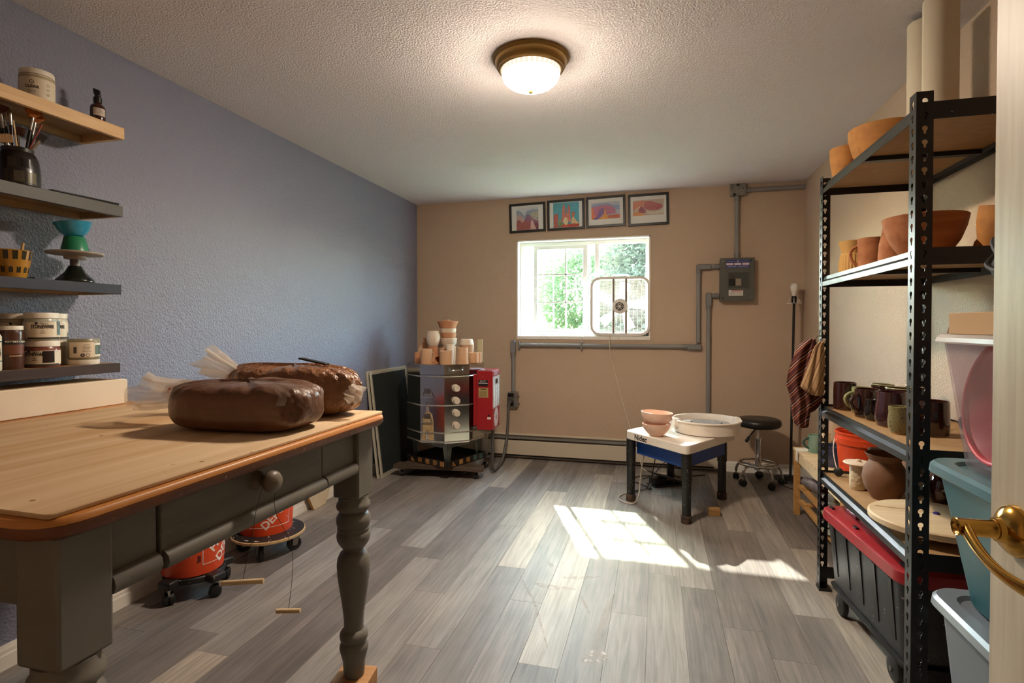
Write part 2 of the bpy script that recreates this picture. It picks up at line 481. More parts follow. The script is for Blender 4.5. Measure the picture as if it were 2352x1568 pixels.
# ------------------------------------------------------------------ door, opened into the room
m_door = mat('cream_painted_door', '#CDBDA6', 0.45, grain=('#BCAA92', 2, 60), bump=(200, 0.05, 0.002))
m_brass = mat('polished_brass', '#C79A4A', 0.16, metal=1.0)
door = bpy.data.objects.new('door_1', None); COL.objects.link(door); struct(door, 'cream painted door standing open at the right')
door.location = (0.46, 0.1, 0.01)
DW, DH, DT = 0.815, 2.03, 0.035
for (a, b_) in ((0, 0.115), (DW - 0.115, DW), (DW / 2 - 0.05, DW / 2 + 0.05)):
    MB().b(0, DT, a, b_, 0, DH).build('stile', m_door, door, bevel=0.002)
rails = [(0, 0.24), (0.86, 1.06), (1.58, 1.70), (DH - 0.115, DH)]
for z0, z1 in rails:
    for a, b_ in ((0.1153, DW / 2 - 0.0503), (DW / 2 + 0.0503, DW - 0.1153)):
        MB().b(0, DT, a, b_, z0, z1).build('rail', m_door, door)
for z0, z1 in zip([r_[1] for r_ in rails[:-1]], [r_[0] for r_ in rails[1:]]):
    for a, b_ in ((0.1155, DW / 2 - 0.0505), (DW / 2 + 0.0505, DW - 0.1155)):
        MB().b(0.009, DT - 0.009, a, b_, z0, z1).build('panel', m_door, door)
hnd = bpy.data.objects.new('lever_handle', None); COL.objects.link(hnd); hnd.parent = door; hnd.location = (0, 0.757, 0.969); hnd['label'] = 'polished brass lever handle'
Mx = Matrix.Rotation(R(-90), 4, 'Y')
MB().lathe([(0.034, 0.0), (0.034, 0.004), (0.031, 0.009), (0.024, 0.015), (0.0165, 0.018), (0.0155, 0.024)], 40, Mx).build('rosette', m_brass, hnd)
MB().lathe([(0.0125, 0.02), (0.0125, 0.026), (0.0115, 0.028), (0.0115, 0.066), (0.0125, 0.068), (0.0115, 0.069), (0.0085, 0.067), (0.006, 0.062), (0.004, 0.064), (0.0, 0.0645)], 28, Mx).build('shank', m_brass, hnd)
rings = []
for i in range(15):
    t = i / 14.0
    y = -0.004 - 0.118 * t; z = -0.002 - 0.034 * math.sin(t * 1.45) ** 1.15 + 0.004 * t * t
    w = 0.0115 - 0.0028 * math.sin(t * 3.1) - 0.002 * t; th = 0.0075 - 0.0042 * t
    x = -0.058 - 0.006 * math.sin(t * 3.0) + 0.012 * t * t
    rings.append([(x + th * math.cos(a), y + 0.002 * math.cos(a), z + w * math.sin(a)) for a in [2 * math.pi * j / 14 for j in range(14)]])
MB().loft(rings).build('lever', m_brass, hnd, ang=60)

# ------------------------------------------------------------------ outside the window
m_grass = mat('lawn', '#66724A', 0.9, var=('#586440', 2.0, 0.25))
struct(MB().b(-40, 40, 5.35, 70, 0.2, 0.55).build('ground_outside', m_grass), 'sunlit lawn outside the window')
def foliage_mat(name, c):
    m = bpy.data.materials.new(name); m.use_nodes = True; nt = m.node_tree; N, L = nt.nodes, nt.links; N.clear()
    o = N.new('ShaderNodeOutputMaterial'); d = N.new('ShaderNodeBsdfDiffuse'); t = N.new('ShaderNodeBsdfTranslucent'); x = N.new('ShaderNodeMixShader')
    x.inputs[0].default_value = 0.45; d.inputs[0].default_value = lin(c) + (1,); t.inputs[0].default_value = lin(c) + (1,)
    L.new(d.outputs[0], x.inputs[1]); L.new(t.outputs[0], x.inputs[2]); L.new(x.outputs[0], o.inputs[0]); return m
m_fir = foliage_mat('fir_needles', '#6A7058'); m_shrub = foliage_mat('shrub_leaves', '#707A58'); m_bark = mat('bark', '#6B5A4A', 0.9, bump=(30, 0.5))
def leaf_cloud(n, sampler, size, seed):
    rnd = random.Random(seed); mb = MB()
    for _ in range(n):
        p, dr = sampler(rnd); s_ = size * rnd.uniform(0.6, 1.3)
        q = Vector((rnd.gauss(0, 1), rnd.gauss(0, 1), rnd.gauss(0, 1))).normalized()
        d_ = (dr + q * 0.7).normalized(); w = d_.orthogonal().normalized(); w = (w * math.cos(rnd.random() * 6) + d_.cross(w) * math.sin(rnd.random() * 6)).normalized()
        a = p - w * s_ * 0.28; c = p + w * s_ * 0.28; t_ = p + d_ * s_
        mb.add([a, c, t_, p + d_ * s_ * 0.5 + w.cross(d_) * s_ * 0.12], [(0, 1, 3), (1, 2, 3), (2, 0, 3)])
    return mb
fir = thing('fir_tree', 'pale green fir tree outside the right half of the window', 'tree', (0.35, 13.5, 0.55))
def fir_s(rnd):
    h = rnd.random() ** 1.4; rad = 2.6 * (1 - h) + 0.05; a = rnd.random() * 6.283; tier = 0.5 + 0.5 * abs(math.sin(h * 40))
    r_ = rad * (0.25 + 0.75 * rnd.random()) * (0.6 + 0.4 * tier)
    return Vector((r_ * math.cos(a), r_ * math.sin(a), 0.2 + 7.5 * h - 0.25 * r_)), Vector((math.cos(a), math.sin(a), -0.3))
leaf_cloud(42000, fir_s, 0.15, 1).build('foliage', m_fir, fir, smooth=False, kind='stuff')
MB().lathe([(0.16, 0), (0.12, 2), (0.03, 7.5)], 10).build('trunk', m_bark, fir)
for i, (x, y, r_, h_, lab) in enumerate(((-5.3, 14.5, 1.7, 2.6, 'leafy pale shrub outside, left of the window grid'), (-2.2, 16.8, 1.5, 3.2, 'rounded pale shrub outside, behind the middle window panes'))):
    s_ = thing('garden_shrub', lab, 'shrub', (x, y, 0.55), group='shrubs outside the window')
    def bush(rnd, r_=r_, h_=h_):
        u = Vector((rnd.gauss(0, 1), rnd.gauss(0, 1), rnd.gauss(0, 1))).normalized() * (0.55 + 0.45 * rnd.random())
        return Vector((u.x * r_, u.y * r_, h_ * 0.55 + u.z * h_ * 0.5)), u
    leaf_cloud(11000, bush, 0.12, 10 + i).build('foliage', m_shrub, s_, smooth=False, kind='stuff')
    MB().lathe([(0.07, 0), (0.05, h_ * 0.5)], 8).build('stem', m_bark, s_)
# ================================================================== CEILING LIGHT
m_bronze = mat('antique_bronze', '#9A7A45', 0.38, metal=0.85, bump=(40, 0.1))
cl = thing('ceiling_light', 'round flush ceiling light with bronze rim and glowing ribbed glass bowl', 'ceiling light', (-0.545, 2.375, 2.44))
MB().lathe([(0.0, 0.0), (0.170, 0.0), (0.172, -0.006), (0.168, -0.012), (0.160, -0.016), (0.158, -0.030), (0.150, -0.044), (0.146, -0.046), (0.145, -0.052), (0.138, -0.056), (0.132, -0.054), (0.130, -0.040), (0.0, -0.036)], 72).build('rim', m_bronze, cl)
m_bowl = bpy.data.materials.new('lit_alabaster_glass'); m_bowl.use_nodes = True
_n = m_bowl.node_tree; _n.nodes.clear(); _o = _n.nodes.new('ShaderNodeOutputMaterial'); _e = _n.nodes.new('ShaderNodeEmission')
_e.inputs[0].default_value = (1.0, 0.84, 0.67, 1); _tc = _n.nodes.new('ShaderNodeTexCoord'); _sx = _n.nodes.new('ShaderNodeSeparateXYZ'); _mr = _n.nodes.new('ShaderNodeMapRange'); _mr.interpolation_type = 'SMOOTHSTEP'
_n.links.new(_tc.outputs['Object'], _sx.inputs[0]); _n.links.new(_sx.outputs['Z'], _mr.inputs['Value'])      # bulbs sit low in the bowl: the sides glow less than the bottom
_mr.inputs['From Min'].default_value = -0.072; _mr.inputs['From Max'].default_value = -0.122; _mr.inputs['To Min'].default_value = 0.42; _mr.inputs['To Max'].default_value = LAMP_STRENGTH
_at = _n.nodes.new('ShaderNodeMath'); _at.operation = 'ARCTAN2'; _n.links.new(_sx.outputs['Y'], _at.inputs[0]); _n.links.new(_sx.outputs['X'], _at.inputs[1])
_wv = _n.nodes.new('ShaderNodeMath'); _wv.operation = 'MULTIPLY'; _wv.inputs[1].default_value = 36.0; _n.links.new(_at.outputs[0], _wv.inputs[0])
_co = _n.nodes.new('ShaderNodeMath'); _co.operation = 'COSINE'; _n.links.new(_wv.outputs[0], _co.inputs[0])
_ma = _n.nodes.new('ShaderNodeMath'); _ma.operation = 'MULTIPLY_ADD'; _ma.inputs[1].default_value = 0.16; _ma.inputs[2].default_value = 0.9; _n.links.new(_co.outputs[0], _ma.inputs[0])
_mu = _n.nodes.new('ShaderNodeMath'); _mu.operation = 'MULTIPLY'; _n.links.new(_mr.outputs[0], _mu.inputs[0]); _n.links.new(_ma.outputs[0], _mu.inputs[1])
_n.links.new(_mu.outputs[0], _e.inputs[1]); _n.links.new(_e.outputs[0], _o.inputs[0])
def ribs(a, z): return 1.0 + 0.016 * abs(math.cos(a * 18)) * min(1.0, (z + 0.135) / 0.04 if z > -0.135 else 0)
MB().lathe([(0.131, -0.050), (0.131, -0.060), (0.127, -0.078), (0.117, -0.098), (0.098, -0.116), (0.070, -0.129), (0.035, -0.136), (0.0, -0.138)], 144, fn=ribs).build('glass_bowl', m_bowl, cl, ang=70)
MB().lathe([(0.0, -0.134), (0.006, -0.139), (0.012, -0.141), (0.013, -0.146), (0.009, -0.153), (0.0, -0.156)], 20).build('finial', m_bronze, cl)

# ================================================================== BACK WALL
# ------------------------------------------------------------------ framed prints
m_frame = mat('black_picture_frame', '#15120F', 0.35)
m_paper = mat('print_paper', '#E2DFD8', 0.7)
def poly_part(name, pts, y, m, parent):
    """flat printed shape: pts in frame coordinates (x,z)"""
    mb = MB(); mb.add([(x, y, z) for x, z in pts], [tuple(range(len(pts)))]); return mb.build(name, m, parent, smooth=False)
def picture(cx, cz, w, h, rot, label, img, shapes):
    p = thing('framed_print', label, 'picture', (cx, YB - 0.002, cz), group='framed canyon prints above the window', rot=(0, rot, 0))
    t = 0.021; d = 0.018
    for (a, b_, c, e_) in ((-w / 2, w / 2, h / 2 - t, h / 2), (-w / 2, w / 2, -h / 2, -h / 2 + t), (-w / 2, -w / 2 + t, -h / 2 + t, h / 2 - t), (w / 2 - t, w / 2, -h / 2 + t, h / 2 - t)):
        MB().b(a, b_, -d, 0, c, e_).build('frame_bar', m_frame, p, bevel=0.002)
    MB().b(-w / 2 + t, w / 2 - t, -0.006, -0.002, -h / 2 + t, h / 2 - t).build('mount', m_paper, p)
    x0, x1, z0, z1 = img
    base = poly_part('artwork', [(x0, z0), (x1, z0), (x1, z1), (x0, z1)], -0.0068, shapes[0], p)
    for i, (m, pts) in enumerate(shapes[1:]):
        q = [(x0 + (x1 - x0) * u, z0 + (z1 - z0) * v) for u, v in pts]
        poly_part('painted_shape', q, -0.0068 - 0.00012 * (i + 1), m, base)
    MB().b(-w / 2 + t, w / 2 - t, -0.0105, -0.0095, -h / 2 + t, h / 2 - t).build('glazing', glass_mat('picture_glass', '#FFFFFF', 0.035, 0.05), p)
    return p
A = lambda c, v=None: mat('print_' + c, c, 0.6, var=(v or c, 60, 0.2))
W_, H_ = 0.345, 0.272
I = (-0.105, 0.105, -0.112, 0.096)
picture(-1.166, 2.255, W_, H_, R(-1.2), 'black framed print of purple canyon cliffs under a white sky, leftmost of four', I,
        [A('#D3D4D0', '#C2C8CC'),
         (A('#7E92B0', '#A3AEBE'), [(0, .45), (.0, .86), (.12, .88), (.25, .80), (.36, .62), (.5, .85), (.75, .9), (1, .88), (1, .5)]),
         (A('#C9BFA8', '#9C9C86'), [(.62, .4), (.66, .72), (.8, .78), (1, .8), (1, .3)]),
         (A('#B98C84', '#CBB2A8'), [(0, .3), (0, .62), (.16, .7), (.34, .52), (.45, .4), (.4, .2)]),
         (A('#8A5070', '#A06A88'), [(.34, .38), (.52, .7), (.62, .62), (.72, .5), (.86, .42), (1, .36), (1, 0), (.3, 0)]),
         (A('#9A4A42', '#B0605A'), [(0, 0), (0, .42), (.12, .46), (.26, .32), (.36, .38), (.62, .36), (.66, .0)]),
         (A('#D9A9A4', '#E0C4BC'), [(.62, 0), (.66, .3), (.7, .5), (.78, .3), (.9, .0)]),
         (A('#7A3648', '#8E4656'), [(.78, .28), (.94, .3), (1, .2), (1, 0), (.9, 0)])])
picture(-0.804, 2.264, W_, H_ + 0.006, R(-1.0), 'black framed print of red rock spires against a turquoise sky', (-0.117, 0.121, -0.114, 0.112),
        [A('#3F9CB4', '#58AEBE'),
         (A('#B4473A', '#C96A54'), [(.02, 0), (.02, .5), (.08, .58), (.12, .52), (.18, .58), (.2, .4), (.16, .2), (.2, 0)]),
         (A('#C25A4C', '#D98A74'), [(.32, .2), (.35, .7), (.38, .9), (.41, .96), (.45, .86), (.46, .6), (.5, .45), (.5, .78), (.53, .8), (.55, .5), (.58, .6), (.59, .88), (.63, .9), (.66, .8), (.66, .5), (.7, .2)]),
         (A('#C96038', '#D98048'), [(.72, .3), (.74, .48), (.71, .55), (.76, .62), (.82, .6), (.84, .5), (.8, .4), (.86, .2)]),
         (A('#DCC290', '#E8D4A4'), [(.40, .12), (.40, .34), (.46, .42), (.54, .38), (.58, .2), (.52, .08)]),
         (A('#D8B47C', '#E4C898'), [(.7, .1), (.72, .34), (.78, .42), (.86, .3), (.96, .18), (.98, .1)]),
         (A('#5F7A4A', '#A8A860'), [(.2, .0), (.2, .26), (.25, .36), (.3, .3), (.36, .12), (.38, 0)]),
         (A('#C0392F', '#D86850'), [(.3, 0), (.34, .1), (.42, .15), (.5, .08), (.6, .14), (.7, .1), (.8, .15), (.9, .1), (1, .14), (1, 0)])])
picture(-0.443, 2.274, W_ + 0.006, H_ + 0.006, R(-1.3), 'black framed print of an orange butte with violet shadow and wide white margin', (-0.127, 0.125, -0.066, 0.085),
        [A('#C4B8B8', '#B0B4C4'),
         (A('#7F90BC', '#98A4C0'), [(0, .6), (0, .86), (.3, .94), (.62, .92), (.78, .8), (1, .78), (1, .5)]),
         (A('#B0587A', '#C07890'), [(0, .2), (0, .74), (.2, .78), (.5, .84), (.7, .76), (.84, .6), (.86, .3)]),
         (A('#D8664A', '#E08A58'), [(0, 0), (0, .7), (.06, .72), (.1, .3), (.24, .1), (.3, 0)]),
         (A('#6A4A86', '#8060A0'), [(.05, 0), (.22, .24), (.28, .5), (.36, .66), (.44, .64), (.46, .4), (.36, .2), (.22, 0)]),
         (A('#E08A3C', '#ECA850'), [(.26, 0), (.44, .28), (.46, .6), (.5, .56), (.52, .3), (.64, 0)]),
         (A('#C0503C', '#D07858'), [(.56, .2), (1, .24), (1, 0), (.62, 0)])])
picture(-0.071, 2.272, W_ + 0.004, H_ + 0.008, R(-0.9), 'black framed print of a red canyon river bend, rightmost of four', (-0.132, 0.132, -0.05, 0.086),
        [A('#C9A28C', '#B8B0A0'),
         (A('#C4705A', '#D89070'), [(0, .3), (0, .9), (.36, .96), (.34, .6), (.2, .4)]),
         (A('#A8525A', '#C06C68'), [(.34, .5), (.38, .92), (.6, .9), (.75, .78), (.94, .66), (.98, .46), (.8, .3), (.5, .34)]),
         (A('#8E4A60', '#A86070'), [(.16, .2), (.26, .6), (.34, .5), (.44, .28), (.4, .14)]),
         (A('#D9CDB8', '#C4C0B0'), [(.42, .28), (.5, .24), (.7, .2), (.9, .3), (.98, .5), (1, .4), (1, .1), (.6, .06), (.44, .14)]),
         (A('#D08050', '#E0A060'), [(0, 0), (0, .18), (.2, .24), (.34, .1), (.36, 0)]),
         (A('#D6D0C2', '#E4DED0'), [(.06, .28), (.1, .44), (.22, .58), (.24, .54), (.12, .4), (.1, .28)])])

# ------------------------------------------------------------------ electrical panel, junction box and conduits
m_grey = mat('grey_conduit', '#868482', 0.5)
m_grey2 = mat('grey_conduit_body', '#7C7A78', 0.45)
m_panel = mat('panel_grey_enamel', '#56554E', 0.42)
m_galv = mat('galvanised_steel', '#9A9790', 0.4, metal=0.7, var=('#7E7A72', 30, 0.2))
pn = thing('breaker_panel', 'dark grey electrical disconnect panel with blue label on tan wall', 'electrical panel', (0.653, YB - 0.001, 1.633))
PWd, PHt, PD = 0.270, 0.362, 0.085
MB().b(-PWd / 2 + 0.004, PWd / 2 - 0.004, -PD + 0.008, 0, -PHt / 2 + 0.004, PHt / 2 - 0.004).build('box', m_panel, pn)
MB().b(-PWd / 2, PWd / 2, -PD, -PD + 0.008, -PHt / 2, PHt / 2).build('cover', m_panel, pn, bevel=0.003)
MB().b(-0.078, 0.095, -PD - 0.006, -PD, -0.083, 0.085).build('raised_field', m_panel, pn, bevel=0.004)
MB().b(-0.070, 0.085, -PD - 0.0075, -PD - 0.006, -0.072, 0.060).build('recess', mat('panel_recess', '#3E3D39', 0.5), pn)
MB().b(-0.066, -0.016, -PD - 0.013, -PD - 0.0075, -0.052, 0.006).build('breaker', mat('black_plastic', '#131212', 0.35), pn, bevel=0.002)
MB().b(-0.013, 0.030, -PD - 0.010, -PD - 0.0075, -0.052, 0.006).build('blank_cover', mat('beige_plastic', '#8D8371', 0.5), pn)
MB().b(-0.088, 0.096, -PD - 0.0010, -PD, 0.098, 0.164).build('rating_label', mat('navy_label', '#2B2C66', 0.4), pn)
for x in (-0.058, 0.004, 0.066):
    MB().b(x - 0.027, x + 0.027, -PD - 0.0016, -PD - 0.001, 0.121, 0.139).build('label_window', mat('label_pink', '#D9C3C6', 0.5), pn)
for (x0_, x1_, z_) in ((-0.080, -0.012, 0.153), (0.020, 0.088, 0.153), (-0.078, -0.010, 0.112), (0.012, 0.086, 0.112), (-0.078, 0.086, 0.105)):
    MB().b(x0_, x1_, -PD - 0.0014, -PD - 0.001, z_ - 0.002, z_ + 0.002).build('label_line', mat('label_ink_pale', '#8E8BBC', 0.5), pn)
MB().b(-0.004, 0.012, -PD - 0.0014, -PD - 0.001, 0.144, 0.160).build('label_mark', mat('label_ink_pale'), pn)
MB().b(-0.066, 0.047, -PD - 0.0010, -PD, -0.135, -0.088).build('warning_label', mat('label_white', '#D8D2CC', 0.5), pn)
MB().b(-0.045, 0.044, -PD - 0.0016, -PD - 0.001, -0.098, -0.091).build('warning_strip', mat('label_red', '#9E3436', 0.5), pn)
for k in range(4):
    MB().b(-0.060, -0.012, -PD - 0.0015, -PD - 0.001, -0.108 - k * 0.006, -0.106 - k * 0.006).build('label_line', mat('label_grey_ink', '#8A8480', 0.6), pn)
    MB().b(-0.006, 0.042, -PD - 0.0015, -PD - 0.001, -0.108 - k * 0.006, -0.106 - k * 0.006).build('label_line', mat('label_grey_ink'), pn)
flat_text('ON', 0.026, T(-0.044, -PD - 0.0080, 0.024, rx=R(90))).build('lettering', mat('ink_black', '#17150F', 0.6), pn, smooth=False)
for (x, z, m) in ((-0.112, 0.155, m_galv), (0.108, 0.157, mat('black_plastic')), (-0.112, -0.156, mat('black_plastic')), (0.106, -0.154, m_galv)):
    MB().lathe([(0.0065, 0), (0.0065, 0.002), (0.003, 0.004), (0, 0.0042)], 14, T(x, -PD, z, rx=R(90))).build('screw', m, pn)

jb = thing('junction_box', 'galvanised steel junction box under the ceiling above the panel', 'junction box', (0.660, YB - 0.001, 2.388))
MB().b(-0.058, 0.058, -0.05, 0, -0.048, 0.048).build('body', m_galv, jb, bevel=0.006)
MB().b(-0.062, 0.062, -0.054, -0.05, -0.050, 0.050).build('cover', m_galv, jb, bevel=0.004)
MB().b(-0.012, 0.012, -0.0552, -0.054, 0.030, 0.050).build('knockout', mat('black_plastic'), jb)
MB().b(-0.040, -0.016, -0.0552, -0.054, -0.050, -0.028).build('knockout', mat('black_plastic'), jb)
for x in (-0.044, 0.042):
    MB().lathe([(0.004, 0), (0.004, 0.0015), (0, 0.003)], 10, T(x, -0.054, 0.01, rx=R(90))).build('screw', mat('black_plastic'), jb)

CR = 0.0185
yc = YB - 0.026
def conduit(label, segs, bodies=(), couplings=(), straps=()):
    c = thing('conduit', label, 'conduit', (0, 0, 0), group='grey electrical conduit on the back wall')
    for a, b_ in segs:
        MB().cyl((a[0], yc, a[1]), (b_[0], yc, b_[1]), CR, n=20).build('pipe', m_grey, c)
    for x, z, w, h in bodies:
        o = MB().c(x, yc, z, w, 0.046, h).build('elbow_body', m_grey2, c, bevel=0.014, seg=4)
        MB().c(x, yc - 0.0245, z, w - 0.012, 0.004, h - 0.012).build('cover_plate', m_grey2, o, bevel=0.0015)
    for x, z, hz in couplings:
        if hz: MB().cyl((x - 0.02, yc, z), (x + 0.02, yc, z), CR + 0.004, n=20).build('coupling', m_grey2, c)
        else: MB().cyl((x, yc, z - 0.02), (x, yc, z + 0.02), CR + 0.004, n=20).build('coupling', m_grey2, c)
    for x, z, hz in straps:
        if hz: MB().b(x - 0.009, x + 0.009, yc - CR - 0.002, YB - 0.002, z - 0.036, z + 0.036).build('strap', m_grey2, c, bevel=0.004)
        else: MB().b(x - 0.036, x + 0.036, yc - CR - 0.002, YB - 0.002, z - 0.009, z + 0.009).build('strap', m_grey2, c, bevel=0.004)
    return c
conduit('grey conduit running from junction box to the right corner', [((0.724, 2.387), (XR, 2.387))], couplings=[(0.745, 2.387, True)])
conduit('grey vertical conduit between junction box and panel', [((0.657, 1.816), (0.657, 2.336))], couplings=[(0.657, 2.318, False), (0.657, 1.836, False)])
conduit('long grey conduit from panel under the window to the kiln outlet',
        [((0.516, 1.752), (0.42, 1.752)), ((0.352, 1.722), (0.352, 1.10)), ((0.29, 1.066), (-1.245, 1.066)), ((-1.297, 1.0), (-1.297, 0.628))],
        bodies=[(0.395, 1.750, 0.125, 0.05), (0.318, 1.062, 0.12, 0.05), (-1.297, 1.048, 0.05, 0.125)],
        couplings=[(0.352, 1.715, False), (0.50, 1.752, True), (0.24, 1.066, True), (-1.297, 0.975, False)], straps=[(-0.655, 1.066, True), (-1.24, 1.066, True)])
conduit('grey conduit dropping from the lower side of the panel behind the wheel', [((0.516, 1.503), (0.46, 1.503)), ((0.434, 1.42), (0.434, 0.10))],
        bodies=[(0.436, 1.470, 0.05, 0.12)], couplings=[(0.49, 1.503, True), (0.434, 1.40, False)])

ob = thing('outlet_box', 'grey wall outlet box at the end of the conduit beside the kiln', 'outlet', (-1.297, YB - 0.001, 0.555))
MB().b(-0.046, 0.046, -0.055, 0, -0.07, 0.07).build('box', m_galv, ob, bevel=0.004)
MB().b(-0.047, 0.010, -0.057, -0.055, -0.06, 0.06).build('receptacle', mat('black_plastic'), ob)
for z in (-0.035, 0.035):
    MB().cyl((0.046, -0.03, z), (0.062, -0.03, z), 0.006, n=10).build('screw', m_galv, ob)

# ------------------------------------------------------------------ baseboard heater
m_heat = mat('cream_heater_enamel', '#C9BBA6', 0.45)
m_black = mat('matte_black', '#0F0E0D', 0.6)
ht = thing('baseboard_heater', 'long cream hydronic baseboard heater under the window', 'heater', (0, YB, 0))
hx0, hx1 = -1.60, 0.52
MB().b(hx0, hx1, -0.012, -0.001, 0.004, 0.232).build('back_plate', m_heat, ht)
MB().b(hx0 + 0.06, hx1 - 0.04, -0.060, -0.012, 0.03, 0.17).build('fin_core', m_black, ht)
MB().add([(hx0, -0.012, 0.225), (hx1, -0.012, 0.225), (hx1, -0.012, 0.232), (hx0, -0.012, 0.232), (hx0, -0.034, 0.220), (hx1, -0.034, 0.220), (hx1, -0.034, 0.226), (hx0, -0.034, 0.226)],
         [(0, 1, 5, 4), (3, 7, 6, 2), (4, 5, 6, 7), (0, 4, 7, 3), (1, 2, 6, 5)]).build('top_lip', m_heat, ht)
MB().add([(hx0 + 0.06, -0.030, 0.206), (hx1 - 0.04, -0.030, 0.206), (hx1 - 0.04, -0.062, 0.192), (hx0 + 0.06, -0.062, 0.192), (hx0 + 0.06, -0.030, 0.208), (hx1 - 0.04, -0.030, 0.208), (hx1 - 0.04, -0.062, 0.194), (hx0 + 0.06, -0.062, 0.194)],
         [(0, 1, 2, 3), (7, 6, 5, 4), (0, 4, 5, 1), (2, 6, 7, 3)]).build('damper', mat('heater_damper', '#6E6A64', 0.5), ht)
MB().b(hx0 + 0.06, hx1 - 0.04, -0.068, -0.064, 0.045, 0.178).build('front_cover', m_heat, ht, bevel=0.0015)
for a, b_ in ((hx0, hx0 + 0.062), (hx1 - 0.042, hx1)):
    MB().b(a, b_, -0.070, -0.012, 0.03, 0.225).build('end_cap', m_heat, ht, bevel=0.008, seg=3)

# ------------------------------------------------------------------ box fan on the sill
m_fan = mat('aged_white_plastic', '#E3DCD2', 0.4)
fan = thing('box_fan', 'white square box fan standing on the window sill', 'fan', (-0.314, 4.985, 1.152))
FS = 0.528
def ring_poly(w, h, r, t, y0, y1):
    o_, i_ = rrect(w, h, r), rrect(w - 2 * t, h - 2 * t, max(r - t, 0.01))
    n = len(o_); rings = [[(x, y0, z + h / 2) for x, z in o_], [(x, y1, z + h / 2) for x, z in o_], [(x, y1, z + h / 2) for x, z in i_], [(x, y0, z + h / 2) for x, z in i_], [(x, y0, z + h / 2) for x, z in o_]]
    return MB().loft(rings, caps=False)
ring_poly(FS, FS, 0.085, 0.022, -0.052, 0.052).build('housing', m_fan, fan, loc=(0, 0, 0.006))
for yy in (-0.046, 0.046):
    gr = bpy.data.objects.new('grille', None); COL.objects.link(gr); gr.parent = fan; gr.location = (0, yy, 0)
    w = MB(); nn = 46
    for k in range(1, nn):
        z = 0.02 + (FS - 0.03) * k / nn; cut = 0.020
        d0 = min(z - 0.006, FS + 0.006 - z); ins = 0.022 + (0.063 - math.sqrt(max(0, 0.063 ** 2 - (0.063 - max(0, d0 - 0.02)) ** 2)) if d0 < 0.083 else 0)
        w.b(-FS / 2 + ins, FS / 2 - ins, -0.0012, 0.0012, z - 0.0012, z + 0.0012)
    w.build('grille_wires', m_fan, gr, smooth=False, kind='stuff')
    w = MB()
    for k in range(1, 14):
        x = -FS / 2 + FS * k / 14; d0 = FS / 2 - abs(x); ins = 0.024 + (0.05 if d0 < 0.05 else 0)
        w.b(x - 0.001, x + 0.001, -0.003, -0.0012, ins, FS + 0.012 - ins)
    w.build('grille_wires', m_fan, gr, smooth=False, kind='stuff')
for x in (-0.057, 0.054):
    MB().prism([(-0.009, 0), (0.009, 0), (0.009, 0.49), (-0.009, 0.49)], -0.003, 0.003, T(x, -0.049, 0.026, rx=R(90))).build('support_bar', mat('fan_bar_brown', '#8A7C6C', 0.5), fan)
MB().lathe([(0.0, 0), (0.066, 0), (0.070, 0.006), (0.066, 0.016), (0.050, 0.022), (0.0, 0.024)], 40, T(0, -0.040, 0.27, rx=R(90))).build('motor_cover', m_fan, fan)
MB().lathe([(0.0, 0), (0.037, 0), (0.037, 0.002), (0, 0.0022)], 30, T(-0.002, -0.0640, 0.268, rx=R(90))).build('motor_vent', mat('vent_black', '#1A1714', 0.6), fan)
for a0 in range(6):
    a = a0 * math.pi / 3
    MB().b(0.012, 0.037, -0.0016, 0.0016, 0, 0.0012, T(-0.002, -0.0664, 0.268, rx=R(90)) @ Matrix.Rotation(a, 4, 'Z')).build('vent_spoke', m_fan, fan)
MB().lathe([(0.022, 0), (0.022, 0.001), (0.026, 0.001), (0.026, 0)], 30, T(-0.002, -0.0664, 0.268, rx=R(90)), cap=False).build('vent_ring', m_fan, fan)
MB().lathe([(0.0, 0), (0.013, 0), (0.013, 0.001), (0, 0.0012)], 20, T(-0.002, -0.0664, 0.268, rx=R(90))).build('vent_hub', m_fan, fan)
m_blade = foliage_mat('translucent_white_plastic', '#F4F2EC')
for k in range(5):   # blades behind the grille
    a = k * 2 * math.pi / 5
    rings = []
    for j in range(6):
        r_ = 0.05 + 0.17 * j / 5; w = 0.026 + 0.030 * j / 5; tw = R(38 - 14 * j / 5)
        pts = []
        for u, th in ((-1, 0), (0, 0.0015), (1, 0), (0, -0.0015)):
            pts.append((r_, u * w * math.cos(tw) + 0.02, u * w * 0.35 * math.sin(tw) + th))
        rings.append(pts)
    MB().loft(rings, M=T(0, 0.0, 0.268, rx=R(90)) @ Matrix.Rotation(a, 4, 'Z')).build('blade', m_blade, fan)
MB().tube([(-0.075, 0, FS + 0.002), (-0.070, 0, FS + 0.018), (-0.055, 0, FS + 0.024), (0.055, 0, FS + 0.024), (0.070, 0, FS + 0.018), (0.075, 0, FS + 0.002)], 0.007, 10, smooth=3).build('carry_handle', m_fan, fan)
MB().lathe([(0.018, 0), (0.018, 0.012), (0.014, 0.016), (0, 0.016)], 20, T(-0.132, 0, FS + 0.004)).build('knob', m_fan, fan)
for x in (-0.13, 0.10):
    MB().b(x - 0.018, x + 0.018, -0.045, 0.045, 0.0, 0.010).build('foot', m_fan, fan, bevel=0.003)
fc = MB().tube([(-0.405, 4.928, 1.172), (-0.403, 4.896, 1.12), (-0.398, 4.894, 1.03), (-0.385, 4.925, 0.93), (-0.33, 4.934, 0.72), (-0.27, 4.930, 0.50), (-0.21, 4.925, 0.30), (-0.16, 4.84, 0.16), (-0.12, 4.80, 0.05), (-0.08, 4.76, 0.006), (0.10, 4.7, 0.006)], 0.0035, 6, smooth=4).build('fan_cord', mat('cord_cream', '#CFC3B0', 0.5))
tag(fc, 'thin cream cord hanging from the window fan to the floor', 'cord')
